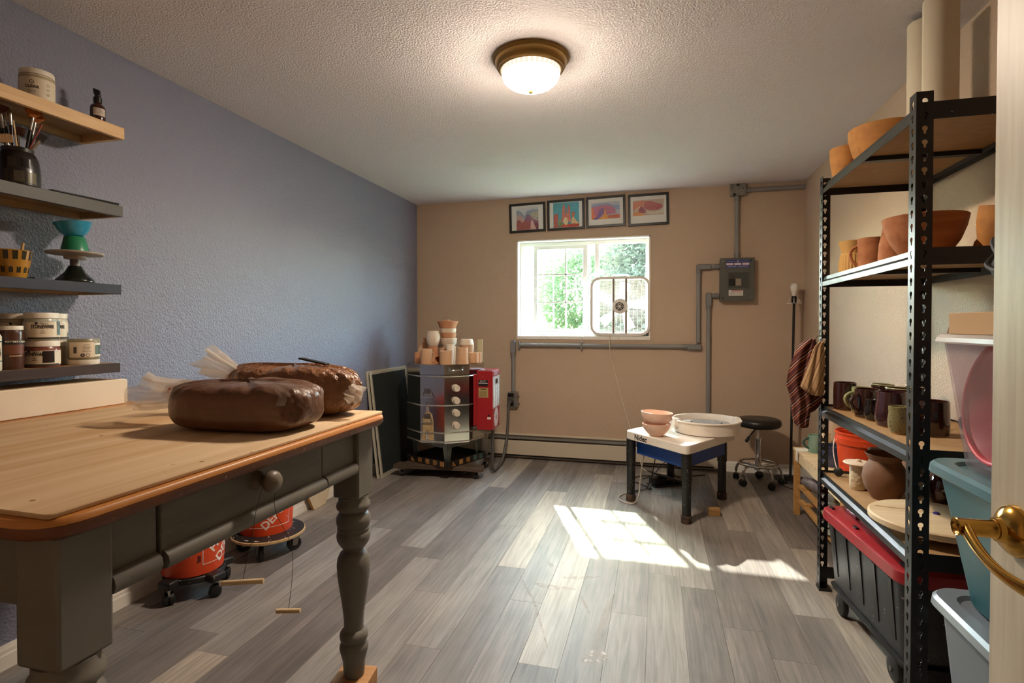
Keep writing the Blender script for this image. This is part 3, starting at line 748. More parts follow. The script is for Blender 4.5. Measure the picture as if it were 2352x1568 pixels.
# ================================================================== KILN CORNER
m_steel = mat('mirror_steel', '#B9B5AE', 0.13, metal=1.0, bump=(6, 0.02, 0.01))
m_steel_dull = mat('dull_steel', '#8E8C88', 0.32, metal=0.9, var=('#6F6C66', 18, 0.2))
m_strap = mat('steel_strap', '#D5CFC4', 0.25, metal=0.8)
m_wood_dk = mat('stained_plywood', '#5B4A3C', 0.55, grain=('#463829', 0, 40))
m_caster = mat('caster_black_rubber', '#151413', 0.5)
m_chrome = mat('chrome', '#C8C6C4', 0.08, metal=1.0)

def caster(parent, x, y, ztop, r, rz, name='caster', twin=False, fork=None):
    c = bpy.data.objects.new(name, None); COL.objects.link(c); c.parent = parent; c.location = (x, y, 0); c.rotation_euler = (0, 0, rz)
    if twin:
        MB().lathe([(0.0, -0.022), (r * 0.7, -0.022), (r, -0.018), (r, -0.004), (r * .6, -0.003), (r * .6, 0.003), (r, 0.004), (r, 0.018), (r * 0.7, 0.022), (0.0, 0.022)], 24, T(0, 0, r, rx=R(90))).build('wheel', m_caster, c)
        MB().lathe([(r * 0.5, -0.024), (r * 0.5, 0.024)], 16, T(0, 0, r, rx=R(90))).build('hub_cap', fork or m_caster, c)
        MB().cyl((r * 0.6, 0, r * 1.5), (r * 0.6, 0, ztop), 0.006, n=10).build('stem', m_chrome, c)
        MB().b(-r * .3, r * .9, -0.016, 0.016, r * 1.1, r * 1.75).build('hood', m_caster, c, bevel=0.006)
    else:
        MB().lathe([(0.0, -0.011), (r * .55, -0.011), (r * .6, -0.009), (r * .9, -0.012), (r, -0.008), (r, 0.008), (r * .9, 0.012), (r * .6, 0.009), (r * .55, 0.011), (0, 0.011)], 24, T(0, 0, r, rx=R(90))).build('wheel', m_caster, c)
        for s_ in (-1, 1):
            MB().prism([(-r * .3, r * .75), (r * .3, r * .75), (r * .85, ztop - 0.003), (-r * .2, ztop - 0.003)], -0.001, 0.001, T(0, s_ * 0.015, 0, rx=R(90))).build('fork', fork or m_steel_dull, c)
        MB().b(-r * .5, r * 1.0, -0.024, 0.024, ztop - 0.004, ztop).build('plate', fork or m_steel_dull, c)
        MB().cyl((0, -0.019, r), (0, 0.019, r), 0.005, n=10).build('axle', m_steel_dull, c)
    return c

KC = Vector((-1.745, 4.36, 0))
KROT = R(1)
dl = thing('kiln_dolly', 'dark stained wooden dolly on casters beneath the kiln', 'dolly', (-1.735, 4.30, 0), R(6))
MB().prism([(-0.385, -0.20), (-0.33, -0.215), (-0.05, -0.20), (0.36, -0.215), (0.375, -0.19), (0.36, -0.10), (-0.37, -0.10)], 0.070, 0.102).build('cross_board', m_wood_dk, dl, bevel=0.003)
MB().prism([(-0.37, 0.14), (0.36, 0.14), (0.36, 0.24), (-0.37, 0.24)], 0.070, 0.102).build('cross_board', m_wood_dk, dl, bevel=0.003)
for x in (-0.26, 0.26):
    MB().b(x - 0.05, x + 0.05, -0.0995, 0.1395, 0.070, 0.102).build('cross_board', m_wood_dk, dl, bevel=0.003)
for (x, y, a) in ((-0.32, -0.165, 100), (0.31, -0.16, 80), (-0.31, 0.19, 90), (0.31, 0.19, 60)):
    caster(dl, x, y, 0.070, 0.026, R(a), fork=m_chrome)

# mosaic edged tray between dolly and stand: corner-on to the camera
m_blk_wood = mat('black_painted_wood', '#1D1916', 0.4)
m_gold = [mat('gold_tile_a', '#A9793F', 0.35, var=('#6E4A22', 60, 0.2)), mat('gold_tile_b', '#C08E55', 0.35, var=('#7E5428', 70, 0.2)), mat('gold_tile_c', '#4E6A44', 0.3, var=('#2E4A5A', 50, 0.2))]
TS = 0.475
tr_ang = math.atan2(0.43, 0.17)
tray = thing('mosaic_tray', 'square black tray edged with gold mosaic tiles, under the kiln stand', 'tray', (-1.737, 4.345, 0.103), tr_ang)
MB().b(-TS / 2 + 0.012, TS / 2 - 0.012, -TS / 2 + 0.012, TS / 2 - 0.012, 0.0, 0.012).build('base', m_blk_wood, tray)
for k in range(4):
    MB().b(-TS / 2, TS / 2 - 0.0122, -TS / 2, -TS / 2 + 0.012, 0, 0.052, Matrix.Rotation(k * math.pi / 2, 4, 'Z')).build('rim_board', m_blk_wood, tray)
    for j, s_ in enumerate((-0.40, -0.215, -0.03, 0.15, 0.32)):
        x = s_ * TS; tri = j in (0,)
        pts = [(x, 0.008), (x + 0.042, 0.008), (x + 0.042 if not tri else x + 0.021, 0.046), (x, 0.046)] if not tri else [(x, 0.008), (x + 0.046, 0.008), (x + 0.010, 0.046)]
        if k == 2: pts = pts
        MB().prism(pts, 0.0, 0.0025, Matrix.Rotation(k * math.pi / 2, 4, 'Z') @ T(0, -TS / 2, 0, rx=R(90))).build('mosaic_tile', m_gold[(j + k) % 2 if not (k == 0 and j > 2) else 2], tray)

# stand
ZS0, ZS1 = 0.117, 0.300
st = thing('kiln_stand', 'galvanised sheet steel kiln stand with four splayed legs', 'stand', (KC.x, KC.y, ZS0), tr_ang)
m_stand = mat('stand_steel', '#8F9590', 0.35, metal=0.8, var=('#74796F', 20, 0.2))
SR = 0.195
for k in range(4):
    Mk = Matrix.Rotation(k * math.pi / 2, 4, 'Z')
    h = ZS1 - ZS0
    for sgn in (0, 1):
        p = [(-SR, -SR, 0), (-SR + 0.030, -SR, 0), (-SR + 0.062, -SR, h), (-SR - 0.012, -SR, h)]
        if sgn: p = [(b_, a, c) for a, b_, c in p]
        q = [(x + (0.003 if sgn else 0), y + (0 if sgn else 0.003), z) for x, y, z in p]
        MB().add(p + q, [(0, 1, 2, 3), (7, 6, 5, 4), (0, 4, 5, 1), (1, 5, 6, 2), (2, 6, 7, 3), (3, 7, 4, 0)], Mk).build('leg_plate', m_stand, st, smooth=False)
    MB().b(-SR + 0.063, SR - 0.063, -SR + 0.004, -SR + 0.007, h - 0.055, h, Mk).build('apron', m_stand, st)
    for dx in (0.012, 0.026):
        MB().lathe([(0.005, 0), (0.003, 0.002), (0, 0.002)], 8, Mk @ T(-SR + dx + 0.006, -SR, h - 0.018, rx=R(90))).build('rivet', mat('black_plastic'), st)

# kiln body: ten sided steel jacket
kl = thing('pottery_kiln', 'ten-sided stainless steel electric pottery kiln', 'kiln', (KC.x, KC.y, ZS1), KROT)
NS = 10; KR = 0.335
def deca(r, z): return [(r * math.cos(2 * math.pi * i / NS), r * math.sin(2 * math.pi * i / NS), z) for i in range(NS)]
MB().loft([deca(KR, 0.0), deca(KR, 0.55)]).build('jacket', m_steel, kl, smooth=False)
MB().loft([deca(KR + 0.004, 0.553), deca(KR + 0.004, 0.632), deca(KR - 0.005, 0.636)]).build('lid', m_steel, kl, smooth=False)
for z in (0.012, 0.085, 0.305, 0.538):
    MB().tube([Vector(p) * 1.0 for p in deca(KR + 0.003, z)], 0.0055, 6, closed=True).build('band', m_strap, kl)
# peephole plugs on the facet facing the window side
m_ceramic = mat('ceramic_plug', '#CFC2AE', 0.7)
def facet(i, u, z, out=0.0):
    a0, a1 = 2 * math.pi * i / NS, 2 * math.pi * (i + 1) / NS
    p0, p1 = Vector((KR * math.cos(a0), KR * math.sin(a0), z)), Vector((KR * math.cos(a1), KR * math.sin(a1), z))
    nrm = Vector((math.cos((a0 + a1) / 2), math.sin((a0 + a1) / 2), 0))
    return p0.lerp(p1, u) + nrm * out, (a0 + a1) / 2
FR = min(range(NS), key=lambda i: abs(((2 * math.pi * (i + .5) / NS + KROT) - R(-53) + math.pi) % (2 * math.pi) - math.pi))
FL = (FR - 1) % NS
for z in (0.445, 0.345, 0.245, 0.145):
    p, a = facet(FR, 0.45, z)
    MB().lathe([(0.030, 0), (0.030, 0.004), (0.024, 0.006), (0.024, 0.026), (0.026, 0.027), (0.026, 0.046), (0.022, 0.05), (0.008, 0.05), (0.008, 0.046), (0, 0.046)], 20, T(p.x, p.y, p.z, rz=a) @ Matrix.Rotation(R(90), 4, 'Y')).build('peephole_plug', m_ceramic, kl)
# lifting handle and latches
for (zz, big) in ((0.40, True), (0.20, True)):
    p, a = facet(FL, 0.30, zz)
    Mh = T(p.x, p.y, p.z, rz=a + math.pi / 2)
    hb = MB().b(-0.028, 0.028, -0.006, 0, -0.002, 0.040, Mh).build('handle_bracket', m_steel_dull, kl, bevel=0.004)
    MB().tube([Mh @ Vector(q) for q in ((-0.030, -0.008, 0.016), (-0.050, -0.016, -0.030), (0.050, -0.016, -0.030), (0.030, -0.008, 0.016))], 0.0045, 8).build('bail', m_chrome, hb)
for zz in (0.30, 0.075):
    p, a = facet(FL, 0.30, zz)
    Mh = T(p.x, p.y, p.z, rz=a + math.pi / 2)
    lt = MB().b(-0.014, 0.014, -0.008, 0, -0.045, 0.0, Mh).build('latch', m_strap, kl, bevel=0.002)
    MB().tube([Mh @ Vector(q) for q in ((-0.010, -0.01, -0.01), (-0.011, -0.012, 0.03), (0.011, -0.012, 0.03), (0.010, -0.01, -0.01))], 0.003, 6).build('hasp', m_chrome, lt)
p, a = facet(FL, 0.30, 0.16)
Mh = T(p.x, p.y, p.z, rz=a + math.pi / 2)
MB().prism([(-0.045, -0.135), (0.055, -0.135), (0.050, 0.02), (0.040, 0.075), (0.010, 0.10), (-0.020, 0.085), (-0.040, 0.03)], 0, 0.0015, Mh @ T(0, 0, 0, rx=R(90))).build('name_plate', mat('tan_label', '#C2A878', 0.5, var=('#A88C5C', 40, 0.2)), kl)
# lid handle
p, a = facet(FR, 0.45, 0.592)
Mh = T(p.x, p.y, p.z, rz=a + math.pi / 2)
lh = MB().b(-0.066, -0.048, -0.010, 0, -0.022, 0.022, Mh).b(0.048, 0.066, -0.010, 0, -0.022, 0.022, Mh).build('lid_handle', m_steel_dull, kl, bevel=0.002)
MB().tube([Mh @ Vector(q) for q in ((-0.055, -0.010, 0), (-0.03, -0.026, -0.002), (0.03, -0.026, -0.002), (0.055, -0.010, 0))], 0.006, 8, smooth=3).build('grip', m_chrome, lh)

# red control box
m_red = mat('red_powder_coat', '#9A1A20', 0.38)
BX = thing('kiln_controller', 'red kiln control box with grey keypad panel on the kiln side', 'control box', (-1.270, 4.165, 0.405), R(3))
bw, bd, bh = 0.245, 0.134, 0.478     # keypad face looks +X, long side looks -Y towards the room
MB().b(-bd, 0, 0, bw, 0, bh).build('housing', m_red, BX, bevel=0.004)
MB().b(-bd - 0.030, -bd, 0.012, 0.04, 0.03, bh - 0.03).build('mounting_bracket', m_red, BX)
for j in range(5):
    MB().b(-0.115 + j * 0.022, -0.102 + j * 0.022, 0.02, 0.10, bh, bh + 0.0012).build('vent_slot', mat('vent_black', '#1A1714', 0.6), BX)
MB().b(-0.118, -0.040, -0.0012, 0, 0.352, 0.405).build('rating_plate', mat('black_plastic', '#131212', 0.35), BX)
MB().b(-0.116, -0.042, -0.0018, -0.0012, 0.376, 0.381).build('plate_line', mat('label_white', '#D8D2CC', 0.5), BX)
flat_text('SKUTT', 0.017, T(-0.080, -0.0020, 0.393, rx=R(90))).build('lettering', mat('label_white'), BX, smooth=False)
MB().b(-0.116, -0.036, -0.0012, 0, 0.262, 0.340).build('caution_label', mat('ochre_label', '#A8925E', 0.5), BX)
MB().b(-0.100, -0.052, -0.0016, -0.0012, 0.326, 0.334).build('label_line', mat('ink_black', '#17150F', 0.6), BX)
for k in range(8):
    MB().b(-0.110, -0.044 - 0.012 * (k % 3 == 2), -0.0016, -0.0012, 0.270 + 0.006 * k, 0.2725 + 0.006 * k).build('label_line', mat('label_brown_ink', '#5E5030', 0.6), BX)
MB().lathe([(0.008, 0), (0.008, 0.004), (0.005, 0.010), (0, 0.011)], 14, T(-0.030, 0, 0.118, rx=R(90))).build('toggle_switch', mat('black_plastic'), BX)
MB().b(-0.044, -0.014, -0.0012, 0, 0.088, 0.104).build('switch_label', mat('label_white'), BX)
for (x, z) in ((-0.126, 0.445), (-0.126, 0.24), (-0.126, 0.03), (-0.075, 0.045), (-0.08, 0.43)):
    MB().lathe([(0.004, 0), (0.003, 0.002), (0, 0.0022)], 8, T(x, 0, z, rx=R(90))).build('screw', m_chrome, BX)
MK = T(0.0, bw / 2, 0, rz=R(90)) @ T(0, 0, 0, rx=R(90))          # local x -> +Y, local y -> +Z, local z -> +X
MB().b(-0.112, 0.112, 0.172, 0.428, 0.0, 0.0015, MK).build('keypad_panel', mat('keypad_grey', '#B5AEA6', 0.4), BX)
MB().b(-0.030, 0.045, 0.366, 0.404, 0.0015, 0.0025, MK).build('display', mat('display_black', '#120E0C', 0.2), BX)
key = None
for r_ in range(8):
    for c_ in range(3):
        mbk = MB().b(-0.022, 0.022, -0.008, 0.008, 0, 0.002)
        if key is None:
            key = mbk.build('key', mat('key_white', '#DCD8D0', 0.4), BX); k_ = key
        else:
            k_ = inst(key, BX)
        k_.matrix_local = MK @ T(-0.070 + 0.07 * c_, 0.345 - 0.022 * r_, 0.0015)
flat_text('SKUTT', 0.052, MK @ T(0, 0.452, 0.0012)).build('lettering', mat('label_white'), BX, smooth=False)
fl = MB()
for k in range(16):
    a = k * math.pi / 8
    fl.prism([(0.018, -0.003), (0.045, -0.011), (0.072, -0.009), (0.082, 0.0), (0.072, 0.009), (0.045, 0.011), (0.018, 0.003)], 0.0, 0.0012, MK @ T(0, 0.088, 0.0) @ Matrix.Rotation(a, 4, 'Z'))
fl.build('flower_emblem', mat('emblem_pale', '#C9B4AE', 0.4), BX, smooth=False, label='pale sixteen-petal flower emblem')

pc = MB().tube([(-1.312, 4.86, 0.545), (-1.315, 4.82, 0.50), (-1.310, 4.79, 0.40), (-1.312, 4.74, 0.22), (-1.318, 4.62, 0.06), (-1.325, 4.46, 0.02), (-1.322, 4.34, 0.05), (-1.315, 4.31, 0.20), (-1.313, 4.305, 0.33), (-1.313, 4.305, 0.404)], 0.0125, 12, smooth=5)
pc = pc.build('kiln_power_cord', mat('grey_rubber_cord', '#55524F', 0.5)); tag(pc, 'thick grey kiln power cord looping to the outlet', 'cord')
MB().lathe([(0.0, -0.034), (0.020, -0.034), (0.028, -0.026), (0.030, 0.0), (0.024, 0.012), (0.0, 0.012)], 20, T(-1.312, 4.860, 0.555, rx=R(90))).build('plug', mat('grey_rubber_plug', '#4A4644', 0.5), pc)

# ------------------------------------------------------------------ fired pots on the kiln lid
m_bisq = mat('terracotta_bisque', '#CDA480', 0.85, var=('#C4966E', 14, 0.25), bump=(150, 0.08, 0.003))
m_bisq2 = mat('terracotta_dark_bisque', '#BE8158', 0.85, var=('#CC9068', 10, 0.25), bump=(150, 0.08, 0.003))
m_pale = mat('pale_bisque', '#E4D3BD', 0.85, var=('#D9BFA2', 10, 0.25), bump=(150, 0.06, 0.003))
GP = 'bisque pots crowded on the kiln lid'
ZK = 0.9365
def hollow(prof, t=0.005):
    """outer profile bottom->rim; returns a closed hollow wall profile"""
    inner = [(max(r_ - t, 0.001), z) for r_, z in prof if z > prof[0][1] + t]
    if not inner: inner = [(max(prof[-1][0] - t, 0.001), prof[-1][1])]
    zb = prof[0][1] + t
    return [(0.0, prof[0][1])] + prof + [(prof[-1][0] - t * 0.5, prof[-1][1] + t * 0.35)] + inner[::-1] + [(max(prof[0][0] - t, 0.001), zb), (0.0, zb)]
def mug_handle(mb_or_parent, r, h, ang, m, th=0.006, reach=0.032, lo=0.22, hi=0.82, name='handle', w=1.7):
    d = Vector((math.cos(ang), math.sin(ang), 0)); pts = []
    for i in range(9):
        t = i / 8; z = h * (hi + (lo - hi) * t); o = r - 0.003 + reach * math.sin(math.pi * t) ** 0.6
        pts.append(d * o + Vector((0, 0, z + 0.006 * math.sin(math.pi * t))))
    mb = MB().tube(pts, th, 8, smooth=2)
    return mb.build(name, m, mb_or_parent, ang=60)
def pot(name, label, cat, loc, prof, m, group=GP, n=36, rot=None, t=0.005, fn=None, ang=42):
    o = MB().lathe(hollow(prof, t), n, cap=False, fn=fn).build(name, m, None, loc=loc, rot=rot, ang=ang)
    return tag(o, label, cat, group)
def cylp(r0, r1, h, k=4, bulge=0.0): return [(r0 + (r1 - r0) * i / k + bulge * math.sin(math.pi * i / k), h * i / k) for i in range(k + 1)]

o = pot('bisque_mug', 'straight-sided terracotta mug at the front left of the kiln lid', 'mug', (-1.829, 4.13, ZK), cylp(.049, .048, .118), m_bisq); mug_handle(o, .048, .118, R(62), m_bisq)
o = pot('bisque_cup', 'terracotta cup lying on its side, mouth towards the room, on the kiln lid', 'cup', (-1.746, 4.222, ZK + .0335), cylp(.029, .0315, .085), m_bisq2, rot=(R(90), 0, R(12))); mug_handle(o, .031, .085, R(80), m_bisq2, reach=.022)
o = pot('bisque_mug', 'wide low terracotta mug at the front centre of the kiln lid', 'mug', (-1.655, 4.13, ZK), cylp(.054, .055, .104), m_bisq); mug_handle(o, .055, .104, R(95), m_bisq)
pot('bisque_cup', 'tall pale flared cup behind the front mugs on the kiln lid', 'cup', (-1.672, 4.262, ZK), cylp(.026, .037, .153), m_pale)
pot('bisque_tumbler', 'tapered terracotta tumbler, narrower at the rim, on the kiln lid', 'tumbler', (-1.522, 4.15, ZK), cylp(.049, .043, .131), m_bisq)
pot('bisque_cup', 'short rounded terracotta cup right of the tapered tumbler', 'cup', (-1.462, 4.253, ZK), [(.034, 0), (.040, .006), (.041, .045), (.040, .087)], m_bisq)
pot('bisque_cup', 'small terracotta cup at the right edge of the kiln lid', 'cup', (-1.453, 4.345, ZK), cylp(.027, .029, .084), m_bisq)
pot('bisque_cup', 'small square-shouldered terracotta cup at the left edge of the kiln lid', 'cup', (-1.974, 4.27, ZK), cylp(.025, .024, .080), m_bisq2)
pot('bisque_bottle', 'terracotta bottle with sloping shoulders at the kiln lid left', 'bottle', (-1.985, 4.36, ZK), [(.032, 0), (.034, .05), (.033, .075), (.016, .118), (.013, .128), (.015, .140)], m_bisq)
pot('bisque_jar', 'stepped terracotta jar standing upright at the back left of the kiln lid', 'jar', (-1.985, 4.48, ZK), [(.038, 0), (.040, .12), (.036, .13), (.036, .165), (.030, .17), (.030, .20)], m_bisq2)
pot('bisque_pot', 'upturned terracotta pot carrying the white vase on the kiln lid', 'pot', (-1.868, 4.36, ZK), cylp(.050, .044, .131), m_bisq2)
pot('bisque_vase', 'round-bellied cream vase perched on an upturned pot over the kiln', 'vase', (-1.868, 4.36, ZK + .1345), [(.040, 0), (.050, .02), (.060, .065), (.057, .10), (.049, .122), (.051, .131)], m_pale)
pot('bisque_pot', 'plain terracotta pot at the bottom of the bowl stack on the kiln', 'pot', (-1.768, 4.47, ZK), cylp(.060, .066, .130), m_bisq); 
pot('bisque_bowl', 'cream bowl low in the tall stack on the kiln', 'bowl', (-1.768, 4.47, ZK + .1335), [(.055, 0), (.070, .02), (.075, .066)], m_pale, rot=(0, R(-2), 0))
pot('bisque_bowl', 'orange terracotta bowl in the middle of the tall stack on the kiln', 'bowl', (-1.770, 4.47, ZK + .204), [(.062, 0), (.067, .012), (.070, .042)], m_bisq2)
pot('bisque_bowl', 'shallow cream bowl just below the topmost bowl of the stack', 'bowl', (-1.772, 4.47, ZK + .2505), [(.066, 0), (.070, .012), (.071, .034)], m_pale)
o = pot('bisque_bowl', 'flared terracotta bowl with pouring lip, topmost of the kiln stack', 'bowl', (-1.776, 4.47, ZK + .289), [(.070, 0), (.078, .02), (.088, .045), (.094, .060)], m_bisq2)
MB().lathe([(.060, .052), (.050, .064), (.018, .070), (.010, .078), (0, .080)], 28).build('inner_lid', m_bisq2, o)
o = pot('bisque_bowl', 'terracotta bowl under a cream dish at the back right of the kiln lid', 'bowl', (-1.580, 4.42, ZK), [(.045, 0), (.050, .06), (.058, .09), (.062, .145)], m_bisq)
pot('bisque_dish', 'upturned cream dish covering a terracotta bowl on the kiln', 'dish', (-1.582, 4.42, ZK + .1475), [(.062, 0), (.060, .012), (.052, .045), (.046, .046)], m_pale)
tag(MB().b(-.024, .024, -.006, .006, 0, .19).build('clay_tile', mat('olive_clay', '#B9AA86', 0.8), loc=(-1.500, 4.535, ZK), rot=(R(-4), 0, R(10)), bevel=.002), 'flat olive clay tile standing at the back of the kiln lid', 'tile')
o = pot('bisque_mug', 'terracotta mug with a loop handle behind the lying cup on the kiln', 'mug', (-1.758, 4.350, ZK), cylp(.044, .046, .118), m_bisq); mug_handle(o, .046, .118, R(-60), m_bisq)

# ------------------------------------------------------------------ window screens leaning on the blue wall
m_alu = mat('cream_aluminium', '#BDB6A4', 0.45)
def screen(label, x_foot, y0, y1, h, lean_x, g):
    ang = math.atan2(lean_x, h)
    s_ = thing('window_screen', label, 'window screen', (x_foot, y0, 0.0), group='spare window screens', rot=(0, -ang, 0))
    w = y1 - y0; t = 0.026; d = 0.011; H = math.hypot(h, lean_x)
    for (a, b_, c, e_) in ((0, w, 0, t), (0, w, H - t, H), (0, t, t, H - t), (w - t, w, t, H - t)):
        f = MB().b(-d, 0, a, b_, c, e_).build('frame_bar', m_alu, s_, bevel=0.001)
        MB().b(-0.0002, 0.0012, a + (t * .62 if b_ - a < .1 and a < .1 else (t * .3 if b_ - a < .1 else t)), (b_ - t if b_ - a > .1 else a + t * (.7 if a < .1 else .38)), c + (t * .62 if e_ - c < .1 and c < .1 else (t * .3 if e_ - c < .1 else 0)), (e_ if e_ - c > .1 else c + t * (.7 if c < .1 else .38))).build('spline', mat('screen_spline', '#3A3A38', 0.7), f)
    MB().b(-0.006, -0.0055, t, w - t, t, H - t).build('mesh', glass_mat('grey_insect_mesh', '#B5BAB8', 0.03, 0.3, haze=('#6A7270', 0.4)), s_)
    return s_
screen('cream framed window screen leaning on the blue wall, nearest the room', -2.165, 3.995, 4.66, 0.868, 0.105, 0)
screen('narrow second window screen tucked behind the first on the blue wall', -2.184, 3.965, 4.68, 0.872, 0.100, 1)
# ================================================================== POTTERY WHEEL
m_whitepl = mat('white_plastic', '#E6DED3', 0.4, var=('#DCCFBF', 8, 0.25), speck=('#B79A80', 90, 0.70))
m_legblk = mat('black_leg_spattered', '#141312', 0.42, speck=[('#C9BFB2', 130, 0.70), ('#6E5A4A', 9, 0.72)])
m_clayfoot = mat('clay_caked_black', '#2A211C', 0.6, var=('#5E4636', 40, 0.15))
m_navy = mat('blue_sheet_metal', '#123E86', 0.4, speck=('#C9C4BC', 120, 0.72))
wh = thing('pottery_wheel_table', 'white and blue electric pottery wheel on black legs', 'pottery wheel', (0.18, 4.03, 0))
off = Vector((0.18, 4.03))
def rel(x, y): return (x - off.x, y - off.y)
A_, B_, C_ = Vector((-0.213, 3.946)), Vector((0.188, 3.515)), Vector((0.555, 4.105))
D_ = A_ + (C_ - B_)
def round_poly(P, r, n=5):
    out = []
    for i in range(len(P)):
        p, a, b_ = P[i], P[i - 1], P[(i + 1) % len(P)]
        da, db = (a - p).normalized(), (b_ - p).normalized()
        for k in range(n + 1):
            t = k / n; out.append(tuple((p + da * r * (1 - t)) * (1 - t) + (p + db * r * t) * t + (p - p) if False else ((1 - t) ** 2 * (p + da * r) + 2 * t * (1 - t) * p + t * t * (p + db * r))))
    return out
poly = [Vector(rel(*p)) for p in (A_, B_, C_, D_)]
MB().prism(round_poly(poly, 0.05), 0.442, 0.5).build('deck', m_whitepl, wh, bevel=0.006, seg=3)
cen = sum(poly, Vector((0, 0))) / 4
inn = [cen + (p - cen) * 0.80 for p in poly]
MB().prism(round_poly(inn, 0.02), 0.335, 0.441).build('motor_housing', m_navy, wh, bevel=0.004)
legs = [(-0.170, 3.944), (0.190, 3.582), (0.463, 4.150), (0.115, 4.48)]
for (x, y) in legs:
    lx, ly = rel(x, y)
    lg = MB().lathe([(0.0, 0.03), (0.029, 0.03), (0.029, 0.27), (0.033, 0.272), (0.033, 0.441)], 24, T(lx, ly, 0)).build('leg', m_legblk, wh)
    MB().lathe([(0.0, 0.0), (0.032, 0.0), (0.034, 0.004), (0.034, 0.045), (0.030, 0.048)], 24, T(lx, ly, 0)).build('rubber_foot', m_clayfoot, lg)
ab = (B_ - A_).normalized(); an = math.atan2(ab.y, ab.x)
mid = Vector(rel(*(A_ + ab * 0.165)))
flat_text('Nidec', 0.052, T(mid.x, mid.y, 0.470, rz=an) @ T(0, -0.0015, 0, rx=R(90)), bold=0.0012, shear=0.0).build('lettering', mat('logo_black', '#161413', 0.5), wh, smooth=False)
px_, py_ = rel(0.345, 4.035)
pan = thing('splash_pan', 'round white two-part splash pan on the pottery wheel', 'splash pan', (0.345, 4.035, 0.5005), R(-40))
MB().lathe([(0.0, 0.0), (0.205, 0.0), (0.218, 0.006), (0.224, 0.080), (0.232, 0.084), (0.234, 0.090), (0.230, 0.095), (0.219, 0.093), (0.214, 0.086), (0.209, 0.012), (0.0, 0.010)], 72, cap=False).build('basin', m_whitepl, pan)
for a in (R(60), R(240)):
    MB().b(0.203, 0.238, -0.03, 0.03, 0.03, 0.099, Matrix.Rotation(a, 4, 'Z')).build('clip_joint', m_whitepl, pan, bevel=0.004)
MB().lathe([(0.0, 0.010), (0.03, 0.010), (0.03, 0.052), (0.165, 0.053), (0.168, 0.057), (0.165, 0.062), (0.0, 0.062)], 64).build('wheel_head', mat('brushed_aluminium', '#AEB0B2', 0.35, metal=0.7, var=('#D0D0D0', 30, 0.2)), pan)
for a in (0.6, 3.74):
    MB().lathe([(0.006, 0.062), (0.006, 0.070), (0, 0.071)], 10, T(0.10 * math.cos(a), 0.10 * math.sin(a), 0)).build('bat_pin', m_steel_dull, pan)
m_pink = mat('pink_bisque', '#E2BBA6', 0.8, var=('#DDB19A', 10, 0.3), bump=(120, 0.06, 0.003))
tag(MB().lathe(hollow([(.043, 0), (.046, .006), (.066, .026), (.086, .052), (.0955, .084)]), 44, cap=False).build('bisque_bowl', m_pink, loc=(0.004, 3.800, 0.5005), ang=50), 'smaller pale pink bowl, lower of the two on the pottery wheel', 'bowl', 'pink bowls nested on the wheel deck')
tag(MB().lathe(hollow([(.046, 0), (.070, .010), (.092, .032), (.1, .055), (.1045, .082)]), 44, cap=False).build('bisque_bowl', m_pink, loc=(0.004, 3.800, 0.5795), rot=(R(-1), R(3), 0), ang=50), 'larger pale pink bowl, upper of the two on the pottery wheel', 'bowl', 'pink bowls nested on the wheel deck')
# foot pedal
pd = thing('foot_pedal', 'black wheel speed pedal tilted up on the floor under the pottery wheel', 'foot pedal', (0.075, 4.40, 0), R(32))
MB().prism([(-0.13, -0.06), (0.13, -0.06), (0.15, 0), (0.13, 0.06), (-0.13, 0.06)], 0.0, 0.012).build('base_plate', mat('black_cast', '#1B1C1D', 0.45), pd, bevel=0.004)
MB().b(-0.12, -0.01, -0.048, 0.048, 0.012, 0.062).build('pot_box', mat('black_cast'), pd, bevel=0.006)
MB().prism([(0.12, 0.014), (0.135, 0.026), (-0.135, 0.118), (-0.14, 0.108)], -0.052, 0.052, T(0, 0, 0, rx=R(90))).build('treadle', mat('grey_treadle', '#3E4447', 0.5), pd, bevel=0.004)
MB().cyl((0.04, -0.054, 0.035), (0.04, 0.054, 0.035), 0.011, n=14).build('pivot', m_steel_dull, pd)
c1 = MB().tube([(0.010, 3.99, 0.40), (-0.05, 3.95, 0.395), (-0.085, 3.955, 0.30), (-0.105, 3.97, 0.15), (-0.115, 3.93, 0.05), (-0.15, 3.86, 0.006), (-0.24, 3.90, 0.006), (-0.25, 4.02, 0.006), (-0.17, 4.14, 0.006), (-0.06, 4.25, 0.008), (-0.035, 4.30, 0.03)], 0.0045, 8, smooth=5).build('pedal_cable', mat('grey_cable', '#A79A8C', 0.5))
tag(c1, 'pale grey cable curling on the floor around the wheel leg', 'cable')
c2 = MB().tube([(0.02, 4.06, 0.37), (0.0, 4.05, 0.30), (-0.03, 4.09, 0.12), (-0.06, 4.16, 0.03), (-0.03, 4.24, 0.006), (-0.12, 4.36, 0.006), (-0.20, 4.45, 0.006), (-0.12, 4.58, 0.006), (0.02, 4.62, 0.006), (0.22, 4.66, 0.006), (0.4, 4.76, 0.006)], 0.004, 8, smooth=5).build('wheel_power_cable', mat('black_cable', '#171615', 0.5))
tag(c2, 'black power cable looping on the floor under the pottery wheel', 'cable')
c3 = MB().tube([(-0.10, 4.50, 0.005), (-0.02, 4.56, 0.03), (0.06, 4.58, 0.12), (0.10, 4.58, 0.13), (0.14, 4.56, 0.05), (0.20, 4.60, 0.006), (0.26, 4.66, 0.05), (0.31, 4.5, 0.34)], 0.0038, 8, smooth=5).build('spare_cable', mat('black_cable'))
tag(c3, 'second black cable arching up behind the foot pedal', 'cable')
